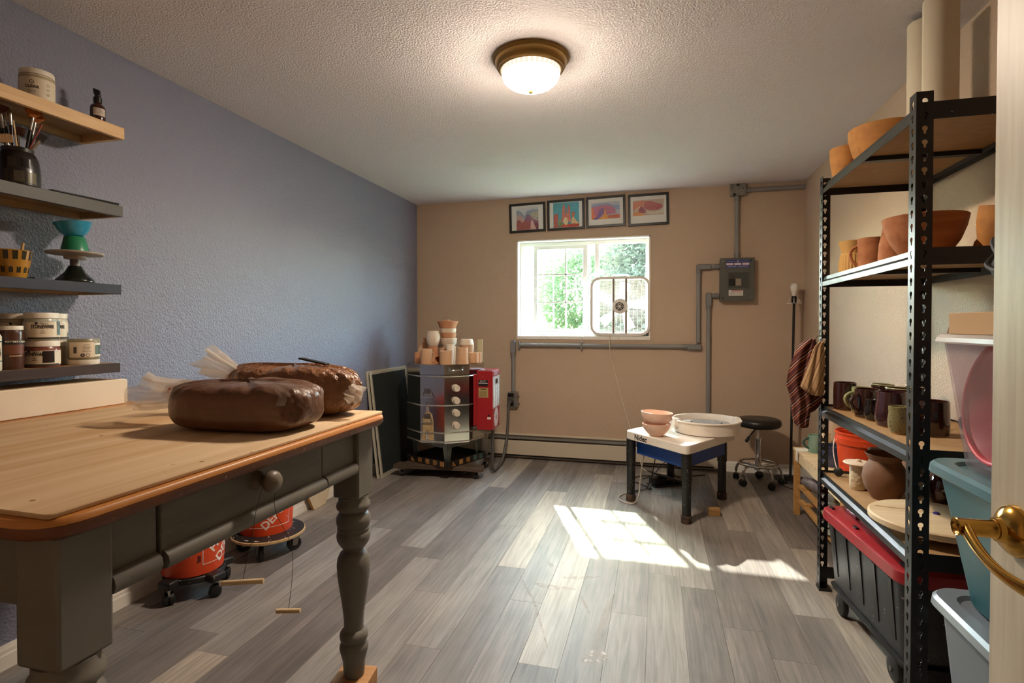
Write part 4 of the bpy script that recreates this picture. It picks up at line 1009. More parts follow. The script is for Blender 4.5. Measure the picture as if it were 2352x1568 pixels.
tag(MB().b(-.037, .037, -.02, .02, 0, .05).build('wood_block', mat('plywood_offcut', '#A8804F', 0.6, grain=('#8E6838', 0, 60)), loc=(0.372, 3.772, 0), rot=(0, 0, R(4)), bevel=.002), 'small offcut block of wood on the floor beside the wheel leg', 'wood block')

# ================================================================== STOOL
sl = thing('rolling_stool', 'round black padded stool on a chrome five-star base', 'stool', (0.785, 4.63, 0))
m_vinylb = mat('black_vinyl', '#191614', 0.38, bump=(90, 0.05))
MB().lathe([(0.0, 0.452), (0.10, 0.450), (0.150, 0.452), (0.163, 0.466), (0.167, 0.486), (0.160, 0.506), (0.140, 0.516), (0.08, 0.519), (0.0, 0.516)], 56).build('seat_cushion', m_vinylb, sl, ang=80)
MB().lathe([(0.0, 0.43), (0.04, 0.43), (0.07, 0.445), (0.07, 0.452)], 24).build('seat_plate', m_black, sl)
MB().lathe([(0.014, 0.34), (0.014, 0.43)], 20).build('gas_piston', m_chrome, sl)
MB().lathe([(0.0, 0.11), (0.030, 0.11), (0.030, 0.13), (0.024, 0.14), (0.024, 0.345), (0.026, 0.348), (0.026, 0.356), (0.0, 0.358)], 24).build('gas_cylinder', m_chrome, sl)
lv = MB().cyl((-0.02, -0.01, 0.435), (-0.075, -0.045, 0.375), 0.005, n=10).build('height_lever', m_black, sl)
MB().lathe([(0.0, 0), (0.008, 0), (0.013, 0.03), (0.012, 0.05), (0, 0.056)], 14, T(-0.072, -0.043, 0.378) @ Vector((-0.4, -0.25, -0.6)).to_track_quat('Z', 'Y').to_matrix().to_4x4()).build('grip', m_black, lv)
MB().tube([(0.142 * math.cos(2 * math.pi * k / 48), 0.142 * math.sin(2 * math.pi * k / 48), 0.158) for k in range(48)], 0.009, 10, closed=True).build('foot_ring', m_chrome, sl)
for k in range(5):
    a = R(78 + 72 * k); d = Vector((math.cos(a), math.sin(a), 0))
    lg = MB().tube([d * 0.02 + Vector((0, 0, 0.135)), d * 0.10 + Vector((0, 0, 0.148)), d * 0.150 + Vector((0, 0, 0.135)), d * 0.172 + Vector((0, 0, 0.100)), d * 0.174 + Vector((0, 0, 0.07))], 0.0105, 10, smooth=4).build('leg', m_chrome, sl)
    caster(sl, (d * 0.174).x, (d * 0.174).y, 0.08, 0.026, a + 0.9 + k, twin=True)

# ================================================================== FLOOR LAMP WITHOUT SHADE
lp = thing('floor_lamp', 'slim black floor lamp with bare bulb and no shade in the corner', 'floor lamp', (1.055, 4.80, 0))
MB().lathe([(0.0, 0.0), (0.118, 0.0), (0.122, 0.006), (0.118, 0.014), (0.03, 0.022), (0.012, 0.030), (0.0, 0.032)], 48).build('base', m_black, lp)
MB().cyl((0, 0, 0.026), (0.018, 0.004, 1.425), 0.0095, n=16).build('pole', m_black, lp)
MB().lathe([(0.0, 0.0), (0.017, 0.0), (0.019, 0.010), (0.019, 0.034), (0.022, 0.036), (0.022, 0.044), (0.018, 0.046), (0.018, 0.062), (0.0, 0.062)], 24, T(0.018, 0.004, 1.424)).build('socket', mat('black_plastic'), lp)
MB().tube([(0.018 + 0.055 * math.cos(2 * math.pi * k / 36), 0.004 + 0.055 * math.sin(2 * math.pi * k / 36), 1.428) for k in range(36)], 0.0022, 6, closed=True).build('shade_ring', m_white, lp)
for k in range(3):
    a = 2 * math.pi * k / 3 + 0.3
    MB().tube([(0.018 + 0.021 * math.cos(a), 0.004 + 0.021 * math.sin(a), 1.466), (0.018 + 0.040 * math.cos(a), 0.004 + 0.040 * math.sin(a), 1.464), (0.018 + 0.055 * math.cos(a), 0.004 + 0.055 * math.sin(a), 1.428)], 0.002, 6).build('shade_spoke', m_white, lp)
MB().lathe([(0.0, 0.0), (0.012, 0.0), (0.014, 0.014), (0.020, 0.034), (0.028, 0.056), (0.030, 0.072), (0.026, 0.090), (0.014, 0.102), (0.0, 0.106)], 28, T(0.018, 0.004, 1.486)).build('bulb', mat('frosted_bulb', '#E6DFD4', 0.35), lp, ang=80)
lc = MB().tube([(1.0, 4.72, 0.006), (0.95, 4.62, 0.005), (1.02, 4.50, 0.005), (1.10, 4.40, 0.005)], 0.003, 6, smooth=4).build('lamp_cord', mat('black_cable')); tag(lc, 'black lamp cord lying on the floor in the corner', 'cord')

# ================================================================== LOW SLATTED BENCH BEHIND THE RACK
m_pine = mat('pine_wood', '#C79A5E', 0.55, grain=('#B07F44', 1, 45))
m_pine2 = mat('pale_pine_wood', '#DCC29A', 0.55, grain=('#CBAA7C', 0, 45))
BX0, BX1, BY0, BY1, BZ = 0.885, 1.165, 2.97, 3.965, 0.44
bn = thing('slatted_bench', 'low pine slatted bench against the right wall beyond the shelving', 'bench', (0, 0, 0))
ns = 15
for k in range(ns):
    y = BY0 + (BY1 - BY0 - 0.062) * k / (ns - 1)
    MB().b(BX0, BX1, y, y + 0.062, BZ - 0.018, BZ).build('slat', m_pine2, bn, bevel=0.0015)
MB().b(BX0 + 0.004, BX0 + 0.022, BY0, BY1, BZ - 0.075, BZ - 0.019).build('apron', m_pine2, bn)
MB().b(BX1 - 0.022, BX1 - 0.004, BY0, BY1, BZ - 0.075, BZ - 0.019).build('apron', m_pine2, bn)
for x in (BX0 + 0.002, BX1 - 0.037):
    for y in (BY1 - 0.045, BY0 + 0.01):
        MB().b(x, x + 0.035, y, y + 0.035, 0, BZ - 0.019).build('leg', m_pine, bn, bevel=0.002)
for x in (BX0 + 0.024, BX1 - 0.06):
    MB().b(x, x + 0.03, BY0 + 0.05, BY1 - 0.05, 0.185, 0.205).build('shelf_rail', m_pine, bn)
    MB().b(x, x + 0.03, BY0 + 0.05, BY1 - 0.05, 0.085, 0.105).build('shelf_rail', m_pine, bn)
for y in (BY0 + 0.12, BY0 + 0.42, BY1 - 0.2):
    MB().b(BX0 + 0.024, BX1 - 0.03, y, y + 0.05, 0.205, 0.215).build('shelf_slat', m_pine, bn)
    MB().b(BX0 + 0.024, BX1 - 0.03, y, y + 0.05, 0.105, 0.115).build('shelf_slat', m_pine, bn)
mtp = mat('masking_tape', '#E8DECB', 0.7)
tp = MB()
for k, (x0_, x1_) in enumerate(((0.0, 0.11), (0.03, 0.14))):
    tp.add([(BX0 + 0.0 + x0_ * .1, BY1 - 0.10 - 0.04 * k, BZ + .0012 + .0006 * k), (BX0 + x1_, BY1 - 0.075 - 0.04 * k, BZ + .0012 + .0006 * k), (BX0 + x1_, BY1 - 0.03 - 0.05 * k, BZ + .0012 + .0006 * k), (BX0 + x0_ * .1, BY1 - 0.05 - 0.04 * k, BZ + .0012 + .0006 * k)], [(0, 1, 2, 3)])
tp.add([(BX0 - .002, BY1 - .14, BZ + .001), (BX0 - .002, BY1 - .09, BZ + .001), (BX0 - .002, BY1 - .09, BZ - .07), (BX0 - .002, BY1 - .14, BZ - .07)], [(0, 1, 2, 3)])
tg = tp.build('masking_tape', mtp, smooth=False); md_ = tg.modifiers.new('solid', 'SOLIDIFY'); md_.thickness = 0.0006; tag(tg, 'strips of cream masking tape stuck over the bench corner', 'tape')
m_glz_teal = mat('teal_glaze', '#2F5A52', 0.15, coat=0.5, var=('#16302C', 8, 0.2))
m_glz_blue = mat('midnight_blue_glaze', '#2A2E45', 0.2, coat=0.4, var=('#4A5068', 10, 0.2))
m_glz_grey = mat('sage_grey_glaze', '#8C9084', 0.25, coat=0.3, var=('#6F776A', 9, 0.25))
m_glz_dkgreen = mat('dark_green_glaze', '#1E3328', 0.12, coat=0.6, var=('#3E5A40', 12, 0.2))
GB = 'pots standing on the low bench'
o = pot('glazed_mug', 'clear green mug on the far end of the low bench', 'mug', (0.985, 3.83, BZ), cylp(.040, .042, .11), mat('pale_teal_glaze', '#93A795', 0.2, coat=.4, var=('#5C8A74', 9, .2)), GB); mug_handle(o, .042, .11, R(190), m_glz_teal, th=.007)
tag(MB().b(-.02, .02, -.045, .045, 0, .16).build('wooden_board', m_pine2, loc=(1.005, 3.70, BZ), bevel=.003), 'upright pale wooden block on the low bench beside the mug', 'wooden block')
pot('glazed_cup', 'dark blue glazed cup on the bench, seen through the shelving post', 'cup', (0.985, 3.50, BZ), cylp(.062, .064, .115, bulge=.004), m_glz_blue, GB)
pot('glazed_bowl', 'grey green glazed bowl on the bench, beneath a dark green one', 'bowl', (1.055, 3.36, BZ), [(.040, 0), (.06, .03), (.075, .08), (.078, .11)], m_glz_grey, GB)
pot('glazed_bowl', 'dark green glazed bowl nested on top of the grey green bowl', 'bowl', (1.055, 3.36, BZ + .060), [(.048, 0), (.066, .06), (.074, .12)], m_glz_dkgreen, GB)
o = pot('glazed_jug', 'small midnight blue jug at the back of the bench', 'jug', (1.115, 3.63, BZ), [(.028, 0), (.04, .04), (.032, .09), (.036, .12)], m_glz_blue, GB); mug_handle(o, .034, .12, R(200), m_glz_blue)
pot('clay_vase', 'tall cream bisque vase at the back of the bench', 'vase', (1.10, 3.84, BZ), [(.03, 0), (.045, .06), (.038, .16), (.028, .22), (.03, .24)], mat('pinkish_bisque', '#C9A98C', .8), GB)

m_orange = mat('orange_bucket_plastic', '#D8481C', 0.35, speck=('#E8D8C8', 70, 0.72))
bk = thing('orange_bucket', 'small bright orange pail on the bench behind the shelving rack', 'bucket', (1.03, 3.155, BZ))
MB().lathe(hollow([(.098, 0), (.116, .20), (.124, .202), (.124, .232), (.119, .234), (.119, .250), (.124, .252), (.124, .262)], .004), 44, cap=False).build('pail', m_orange, bk)
MB().tube([(-.118, .03, .22), (-.128, .02, .15), (-.122, -.04, .06), (-.09, -.10, .03), (-.03, -.125, .05)], .0025, 6, smooth=4).build('bail_handle', mat('white_wire', '#E0D8CC', .4), bk)
for k in range(4):
    tag(MB().b(-.006, .006, -.05, .05, 0, .012).build('wooden_stick', m_pine2, loc=(0.925, 3.075 + 0.0, BZ + .0125 * k), rot=(0, 0, R(35 + 6 * k)), bevel=.001), ['lowest', 'second lowest', 'third lowest', 'topmost'][k] + ' pale wooden stick in the little stack by the orange pail', 'wooden stick', 'sticks stacked by the pail')
# things on the bench's lower shelf
tag(MB().lathe([(0.0, -.10), (.026, -.098), (.034, -.05), (.036, .02), (.030, .08), (.018, .11), (0, .112)], 24, T(0, 0, 0, rx=R(90)), fn=lambda a, z: 1 + .10 * math.sin(3 * a + 20 * z)).build('wrapped_clay', mat('grey_wrap', '#8F8A8C', .45, var=('#5E5860', 20, .2)), loc=(0.955, 3.72, 0.254), rot=(0, 0, R(20)), ang=80), 'grey plastic wrapped lump of clay on the lower bench shelf', 'clay')
m_wire = mat('pale_grey_plastic', '#B9BDB4', .4)
for k, (zz, lab) in enumerate(((.216, 'upper'), (.116, 'lower'))):
    tr = thing('ribbed_tray', lab + ' pale round ribbed tray on the slatted bench shelf', 'tray', (0.985, 3.30 + .0 * k, zz), group='ribbed trays under the bench')
    MB().lathe([(.085, 0), (.098, .004), (.102, .03), (.106, .034), (.100, .034), (.095, .008), (.085, .005)], 36, cap=False).build('rim', m_wire, tr)
    for j in range(9):
        x = -.08 + .02 * j; w = math.sqrt(max(.0, .095 ** 2 - x * x))
        MB().b(x - .004, x + .004, -w, w, .001, .007).build('rib', m_black, tr)
# ================================================================== STEEL SHELVING RACK
m_rack = mat('black_rack_steel', '#191817', 0.38, spec=0.5, speck=('#6A6660', 60, 0.74))
m_mdf = mat('particle_board', '#B08C62', 0.7, var=('#A07E54', 30, 0.25))
RX0, RX1, RY0, RY1, RH = 0.750, 1.166, 1.885, 2.870, 1.947
rk = thing('shelving_rack', 'tall black steel shelving rack with particle board shelves, right wall', 'shelving rack', (0, 0, 0))
def keyhole_strip(w, h, pitch=0.041, top=0.012):
    """flat perforated strip in local XZ, x 0..w, z 0..h"""
    mb = MB(); n = int((h - 2 * top) / pitch); z = h - top
    cx = w * 0.5
    angs = sorted(set([round(2 * math.pi * k / 18, 4) for k in range(18)]))
    mb.add([(0, 0, h - top), (w, 0, h - top), (w, 0, h), (0, 0, h)], [(0, 1, 2, 3)])
    for k in range(n):
        z1 = z - k * pitch; z0 = z1 - pitch; cz = z1 - pitch * 0.38
        cor = [math.atan2(b_ - cz, a - cx) % (2 * math.pi) for a in (0, w) for b_ in (z0, z1)]
        aa = sorted([a for a in angs if all(abs(a - c) > 0.06 for c in cor)] + cor)
        vs_, m = [], len(aa)
        for a in aa:
            dx, dz = math.cos(a), math.sin(a)
            t = min([(w - cx) / dx if dx > 1e-9 else 9, -cx / dx if dx < -1e-9 else 9, (z1 - cz) / dz if dz > 1e-9 else 9, (z0 - cz) / dz if dz < -1e-9 else 9])
            r_ = 0.0078
            if dz < 0 and abs(dx / dz) < 0.0044 / 0.010:
                r_ = min(0.0165 / -dz, 0.0044 / max(abs(dx), 1e-6)); r_ = max(r_, 0.0078)
            vs_ += [(cx + dx * t, 0, cz + dz * t), (cx + dx * r_, 0, cz + dz * r_)]
        mb.add(vs_, [(2 * i, 2 * ((i + 1) % m), 2 * ((i + 1) % m) + 1, 2 * i + 1) for i in range(m)])
    zl = z - n * pitch
    mb.add([(0, 0, 0), (w, 0, 0), (w, 0, zl), (0, 0, zl)], [(0, 1, 2, 3)])
    return mb
FW = 0.044
strip = keyhole_strip(FW, RH).mesh('post_flange', m_rack, smooth=False)
def flange(parent, name, M):
    o = bpy.data.objects.new(name, strip); COL.objects.link(o); o.parent = parent; o.matrix_local = M
    md = o.modifiers.new('solid', 'SOLIDIFY'); md.thickness = 0.0018; md.offset = 0
    return o
for (x, y, sx, sy) in ((RX0, RY0, 1, 1), (RX0, RY1, 1, -1), (RX1, RY0, -1, 1), (RX1, RY1, -1, -1)):
    pst = bpy.data.objects.new('post', None); COL.objects.link(pst); pst.parent = rk; pst.location = (x, y, 0)
    flange(pst, 'flange', Matrix.Diagonal((sx, 1, 1, 1)))
    flange(pst, 'flange', Matrix.Rotation(R(90), 4, 'Z') @ Matrix.Diagonal((sy, 1, 1, 1)))
    MB().b(-0.004 if sx > 0 else -0.05, 0.05 if sx > 0 else 0.004, -0.004 if sy > 0 else -0.05, 0.05 if sy > 0 else 0.004, 0, 0.012).build('foot_cap', mat('black_plastic'), pst)
SH = [1.912, 1.479, 0.872, 0.558]
def beam_y(x, sgn, zt):
    prof = [(0, 0), (0, -0.016), (-0.011, -0.026), (-0.011, -0.046), (-0.009, -0.046), (-0.009, -0.027), (0.003, -0.016), (0.003, 0)]
    rings = [[(x + sgn * a, y, zt + b_) for a, b_ in prof] for y in (RY0 + 0.003, RY1 - 0.003)]
    return MB().loft(rings)
for zt in SH:
    beam_y(RX0 + 0.0035 + 0.008, 1, zt).build('beam', m_rack, rk, smooth=False)
    beam_y(RX1 - 0.0035 - 0.008, -1, zt).build('beam', m_rack, rk, smooth=False)
    for y in (RY0 + 0.003, RY1 - 0.005):
        MB().b(RX0 + 0.012, RX1 - 0.012, y, y + 0.002, zt - 0.048, zt + 0.004).build('end_beam', m_rack, rk)
    MB().b(RX0 + 0.016, RX1 - 0.016, RY0 + 0.008, RY1 - 0.008, zt - 0.017, zt - 0.005).build('shelf_board', m_mdf, rk)
    MB().b(RX0 + 0.018, RX1 - 0.018, 2.36, 2.392, zt - 0.034, zt - 0.0175).build('centre_support', m_rack, rk)
for y in (RY0 + 0.003, RY1 - 0.005):
    MB().b(RX0 + 0.004, RX1 - 0.004, y, y + 0.002, 0.045, 0.100).build('end_beam', m_rack, rk)
ST = [z - 0.0045 for z in SH]      # top of each board

# ------------------------------------------------------------------ towel over the far post hook
def stripes(name, base, cols, sc_, rot):
    m, nt, b = _new(name); N, L = nt.nodes, nt.links
    tc = N.new('ShaderNodeTexCoord'); mp = N.new('ShaderNodeMapping'); mp.inputs['Rotation'].default_value = rot; mp.inputs['Scale'].default_value = (sc_,) * 3
    L.new(tc.outputs['Object'], mp.inputs[0]); sx = N.new('ShaderNodeSeparateXYZ'); L.new(mp.outputs[0], sx.inputs[0])
    fr = N.new('ShaderNodeMath'); fr.operation = 'FRACT'; L.new(sx.outputs['Z'], fr.inputs[0])
    cr = N.new('ShaderNodeValToRGB'); cr.color_ramp.interpolation = 'CONSTANT'; e = cr.color_ramp.elements
    e[0].position = 0; e[0].color = lin(cols[0][1]) + (1,); e[1].position = cols[1][0]; e[1].color = lin(cols[1][1]) + (1,)
    for p, c in cols[2:]:
        q = e.new(p); q.color = lin(c) + (1,)
    L.new(fr.outputs[0], cr.inputs[0]); L.new(cr.outputs[0], b.inputs['Base Color']); b.inputs['Roughness'].default_value = 0.9
    return m
m_towel = stripes('striped_towel', None, [(0, '#4A1E1C'), (.30, '#B9784A'), (.36, '#5A2420'), (.55, '#C9B7A2'), (.60, '#3E1A1C'), (.80, '#8C4A2A'), (.86, '#4A1E1C')], 24, (R(30), R(38), 0))
m_towel2 = stripes('tan_woven_towel', None, [(0, '#A9845C'), (.4, '#8A6A4C'), (.55, '#B5946A'), (.8, '#6E4A3A'), (.9, '#A9845C')], 30, (R(20), R(70), 0))
def drape(rows, y, depth, seed, lobes=3):
    rings = []
    for i, (x, z, w) in enumerate(rows):
        ring = []
        for k in range(36):
            a = 2 * math.pi * k / 36
            f = 1 + 0.16 * math.sin(lobes * a + seed + i * 0.25)
            ring.append((x + w * math.cos(a) * f, y + depth * (0.4 + 0.6 * w / 0.05) * math.sin(a) * (1 + 0.35 * math.sin(2 * lobes * a + seed * 2)), z))
        rings.append(ring)
    return MB().loft(rings)
def dense(rows, k=4):
    p = spline([Vector(r_) for r_ in rows], k); return [tuple(v) for v in p]
tw = thing('striped_towel', 'maroon striped towel hanging from the far shelving post', 'towel', (0, 0, 0))
drape(dense([(.700, 1.187, .014), (.676, 1.142, .042), (.656, 1.06, .049), (.649, .978, .050), (.655, .937, .045), (.664, .876, .041), (.659, .815, .035), (.663, .776, .024), (.664, .770, .008)]), 2.80, 0.024, 0.4).build('main_fold', m_towel, tw, ang=80)
drape(dense([(.735, 1.176, .010), (.722, 1.150, .019), (.716, 1.084, .031), (.706, 1.004, .043), (.702, .964, .047), (.716, .930, .022), (.718, .926, .008)]), 2.765, 0.018, 1.7).build('turned_corner', m_towel2, tw, ang=80)
drape(dense([(.725, 1.0, .026), (.721, .915, .034), (.707, .863, .028), (.698, .842, .010)]), 2.815, 0.016, 2.9).build('inner_fold', m_towel, tw, ang=80)
MB().tube([(.749, 2.82, 1.20), (.735, 2.815, 1.20), (.722, 2.81, 1.190), (.722, 2.81, 1.172), (.730, 2.81, 1.166)], .003, 8, smooth=3).build('hook', m_chrome, tw)

# ------------------------------------------------------------------ pots on the rack
GT, G2, G3, G4 = 'pots on the top rack shelf', 'bisque ware on the second rack shelf', 'glazed mugs on the third rack shelf', 'pots on the fourth rack shelf'
m_terra = mat('leatherhard_terracotta', '#B9803F', 0.8, grain=('#A8703A', 0, 30), bump=(100, .06, .003))
m_terra2 = mat('rust_terracotta', '#A86A40', 0.8, grain=('#94582F', 0, 30), bump=(100, .06, .003))
m_ochre = mat('ochre_clay', '#C79A58', 0.8, bump=(100, .06, .003))
z = ST[0]
pot('clay_bowl', 'large rounded clay bowl on the top shelf of the rack', 'bowl', (0.918, 2.610, z), [(.05, 0), (.078, .02), (.108, .065), (.125, .13), (.127, .168)], m_terra, GT)
pot('clay_bowl', 'smaller clay bowl on the top shelf at the far end', 'bowl', (0.832, 2.785, z), [(.036, 0), (.054, .03), (.063, .09), (.065, .145)], m_terra, GT)
m_foam = mat('cream_foam_sheet', '#CBBFA6', 0.75)
def roll(label, x, y, r, h, rz, turns=1.6, tilt=0.0):
    o = MB(); pts = []
    for i in range(61):
        a = turns * 2 * math.pi * i / 60; pts.append(((r - .012 * a / 6.28) * math.cos(a), (r - .012 * a / 6.28) * math.sin(a)))
    inn_ = [(p[0] * (1 - .004 / r), p[1] * (1 - .004 / r)) for p in pts]
    o.prism(pts + inn_[::-1], 0, h)
    b = o.build('foam_roll', m_foam, loc=(x, y, z), rot=(tilt, 0, rz), ang=50)
    return tag(b, label, 'roll', 'rolled foam sheets on the rack')
roll('tall cream foam roll standing on the near end of the top shelf', 0.957, 2.235, .060, .485, R(200))
roll('wide loose cream foam roll leaning behind the tall one', 1.000, 2.440, .060, .505, R(150), 1.15)
z = ST[1]
def flute(a, zz): return 1 - 0.045 * (abs(math.sin(a * 13)) ** 3) * (1 if zz < .095 else 0)
pot('fluted_vase', 'ochre clay vase with vertical fluting and flared neck on the second shelf', 'vase', (0.866, 2.800, z), [(.047, 0), (.053, .004), (.055, .03), (.054, .06), (.050, .085), (.0485, .098), (.043, .102), (.044, .115), (.056, .158)], m_ochre, G2, n=156, fn=flute)
o = pot('clay_mug', 'cylindrical clay mug with handle on the second rack shelf', 'mug', (0.885, 2.615, z), cylp(.052, .055, .142), m_terra2, G2); mug_handle(o, .052, .142, R(160), m_terra2)
o = pot('clay_jar', 'lidded tapering clay jar on the second rack shelf', 'jar', (0.880, 2.385, z), [(.052, 0), (.053, .04), (.049, .09), (.043, .118), (.041, .120)], m_terra2, G2)
MB().lathe([(0, .121), (.042, .121), (.042, .128), (.038, .150), (.028, .158), (0, .160)], 36).build('lid', m_terra2, o)
pot('clay_bowl', 'wide rust clay bowl behind the near post on the second shelf', 'bowl', (0.878, 2.140, z), [(.05, 0), (.072, .018), (.098, .06), (.114, .105), (.121, .140)], m_terra2, G2)
pot('clay_bowl', 'upturned clay bowl at the right end of the second shelf, propping another', 'bowl', (1.068, 2.10, z), [(.070, 0), (.06, .05), (.04, .078), (.03, .08)], m_terra, G2)
pot('clay_bowl', 'tilted rounded clay bowl at the near right of the second shelf', 'bowl', (0.992, 1.958, z + .012), [(.03, 0), (.05, .02), (.062, .07), (.064, .118)], m_terra, G2, rot=(R(10), R(6), 0))
z = ST[2]
m_brown = mat('tenmoku_brown_glaze', '#2C1712', 0.1, coat=0.7, var=('#3E2018', 8, 0.25))
m_blackg = mat('gloss_black_glaze', '#15110F', 0.06, coat=0.8)
m_celadon = mat('celadon_glaze', '#A9A478', 0.2, coat=0.5, var=('#7C865E', 8, 0.2))
m_olive = mat('speckled_olive_glaze', '#7E7550', 0.18, coat=0.5, speck=('#4E4A34', 160, 0.62))
m_raw = mat('raw_stoneware_foot', '#B98A50', 0.8)
def gmug(label, x, y, r, h, m, ang=None, prof=None, rim=None, cat='mug'):
    p = prof or [(r * .96, 0.004), (r, .02), (r, h * .6), (r * .97, h)]
    o = pot('glazed_' + cat, label, cat, (x, y, z), p, m, G3)
    MB().lathe([(0, 0), (p[0][0] * .95, 0), (p[0][0] * .97, .0055)], 30).build('foot', m_raw, o)
    if ang is not None: mug_handle(o, r, h, ang, m, th=.0075, reach=.036)
    if rim: MB().tube([(p[-1][0] * .985 * math.cos(2 * math.pi * k / 40), p[-1][0] * .985 * math.sin(2 * math.pi * k / 40), h + .001) for k in range(40)], .0032, 6, closed=True).build('rim', rim, o)
    return o
gmug('tall dark brown glazed mug beside the towel on the third shelf', 0.828, 2.755, .046, .124, m_brown, R(80))
gmug('celadon green mug with its handle to the left on the third shelf', 0.868, 2.665, .042, .112, m_celadon, R(195))
o = gmug('dark brown mug with a big looped handle, front row of third shelf', 0.850, 2.555, .046, .118, m_brown, R(208))
on_cyl(MB().prism([(-.018, 0), (.018, 0), (.020, .018), (.008, .034), (-.006, .036), (-.018, .020)], .0004, .001), .0462, R(-95), .012).build('leaf_stamp', mat('amber_stamp', '#B5842E', .3, speck=('#2C1712', 200, .6)), o, label='amber leaf patch near the foot')
gmug('dark brown mug with pale rim in the back row, behind the looped handle', 0.962, 2.715, .043, .122, m_brown, None, rim=m_celadon)
gmug('little black gloss jug between two brown mugs on the third shelf', 0.835, 2.462, .027, .086, m_blackg, None, [(.018, .004), (.027, .028), (.027, .05), (.020, .07), (.024, .086)], cat='jug')
gmug('big pear-shaped aubergine brown mug on the third shelf', 0.862, 2.345, .056, .131, mat('aubergine_glaze', '#301A1C', .1, coat=.7, var=('#45262A', 8, .2)), R(60), [(.047, .004), (.055, .03), (.055, .06), (.049, .10), (.048, .131)])
gmug('brown mug with celadon rim behind the aubergine mug', 0.966, 2.548, .052, .124, m_brown, None, rim=m_celadon)
gmug('small speckled olive cup at the front edge of the third shelf', 0.832, 2.195, .036, .096, m_olive, None, [(.026, .004), (.035, .025), (.036, .05), (.033, .075), (.034, .096)], cat='cup')
gmug('brown mug half hidden behind the near post on the third shelf', 0.935, 2.205, .050, .118, m_brown, R(120))
gmug('cream-rimmed black mug at the back of the third shelf', 1.075, 2.66, .045, .125, m_blackg, None, rim=m_pale)
gmug('black mug at the near end of the third shelf behind the bins', 1.03, 2.03, .05, .12, m_blackg, R(150))
z = ST[3]
o = pot('brown_urn', 'round-bellied brown unglazed pot with wide mouth on the fourth shelf', 'pot', (0.890, 2.480, z), [(.042, 0), (.046, .004), (.070, .045), (.079, .085), (.074, .120), (.058, .145), (.054, .155), (.066, .176), (.070, .181)], mat('brown_stoneware', '#6E4A32', .6, var=('#8A6446', 5, .3), bump=(60, .1, .003)), G4, n=48)
o = pot('cream_crock', 'small cream textured crock with flat lid on the fourth shelf', 'crock', (0.833, 2.600, z), [(.027, 0), (.031, .006), (.031, .09), (.029, .105)], mat('cream_textured_clay', '#D9C7A8', .8, bump=(60, .9, .006)), G4)
MB().lathe([(0, .1065), (.052, .1065), (.056, .111), (.050, .116), (.012, .117), (.010, .126), (0, .127)], 36).build('lid', m_pale, o)
pot('cream_crock', 'second tiny cream jar tucked behind the lidded crock', 'jar', (0.887, 2.640, z), [(.022, 0), (.025, .02), (.025, .085), (.030, .095), (.030, .10)], m_pale, G4)
pot('grey_jar', 'pale grey glazed jar with wide rim at the back of the fourth shelf', 'jar', (0.972, 2.745, z), [(.040, 0), (.047, .03), (.046, .09), (.043, .12), (.053, .142)], mat('pale_grey_glaze', '#A9ABA8', .2, coat=.4), G4)
pot('dark_pot', 'dark pot behind the brown urn at the back of the fourth shelf', 'pot', (1.085, 2.42, z), [(.045, 0), (.066, .04), (.068, .09), (.05, .13)], m_brown, G4)
pot('grey_bowl', 'pale upturned dish beside the brown urn on the fourth shelf', 'dish', (1.045, 2.60, z), [(.06, 0), (.055, .03), (.03, .05), (.02, .052)], mat('pale_grey_glaze'), G4)
# round bat resting proud of the shelf edge
bt = thing('round_board', 'round pale wooden throwing board lying on the fourth shelf', 'board', (0.905, 2.115, z + .030), group=None)
MB().lathe([(0, 0), (.182, 0), (.187, .004), (.187, .020), (.182, .024), (0, .024)], 72).build('disc', mat('pale_plywood', '#DCC6A4', .6, grain=('#CBB088', 0, 22)), bt)
MB().b(-.16, .02, .045, .047, .0242, .0250, Matrix.Rotation(R(-12), 4, 'Z')).build('score_line', mat('board_groove', '#A88E68', .8), bt)
for (x, y) in ((0.02, 0.03), (.06, -.10)):
    MB().lathe([(0, .0242), (.010, .0242), (.010, .029), (.006, .032), (0, .032)], 12, T(x, y, 0)).build('purple_pin', mat('violet_plastic', '#3E2E7A', .4), bt)
sp_ = thing('board_support', 'wooden batten under the round throwing board', 'batten', (0.905, 2.115, z))
MB().b(-.10, .15, -.05, .0, 0, .029).build('batten', m_pine2, sp_)
MB().b(-.105, -.095, -.05, .0, 0.002, .027).build('end_cap', m_pine, sp_)
cp = MB().tube([(0.90, 2.83, ST[3] + .01), (0.86, 2.82, ST[3] + .012), (0.822, 2.802, ST[3] + .020)], .004, 8, smooth=3).build('plug_cord', mat('black_cable')); tag(cp, 'black plug end lying at the far end of the fourth shelf', 'plug')
MB().lathe([(0, 0), (.016, 0), (.020, .006), (.020, .012), (.014, .016), (0, .016)], 20, T(0.820, 2.80, ST[3] + .0205) @ Vector((-.5, -.8, .1)).to_track_quat('Z', 'Y').to_matrix().to_4x4()).build('plug_head', mat('black_cable'), cp)

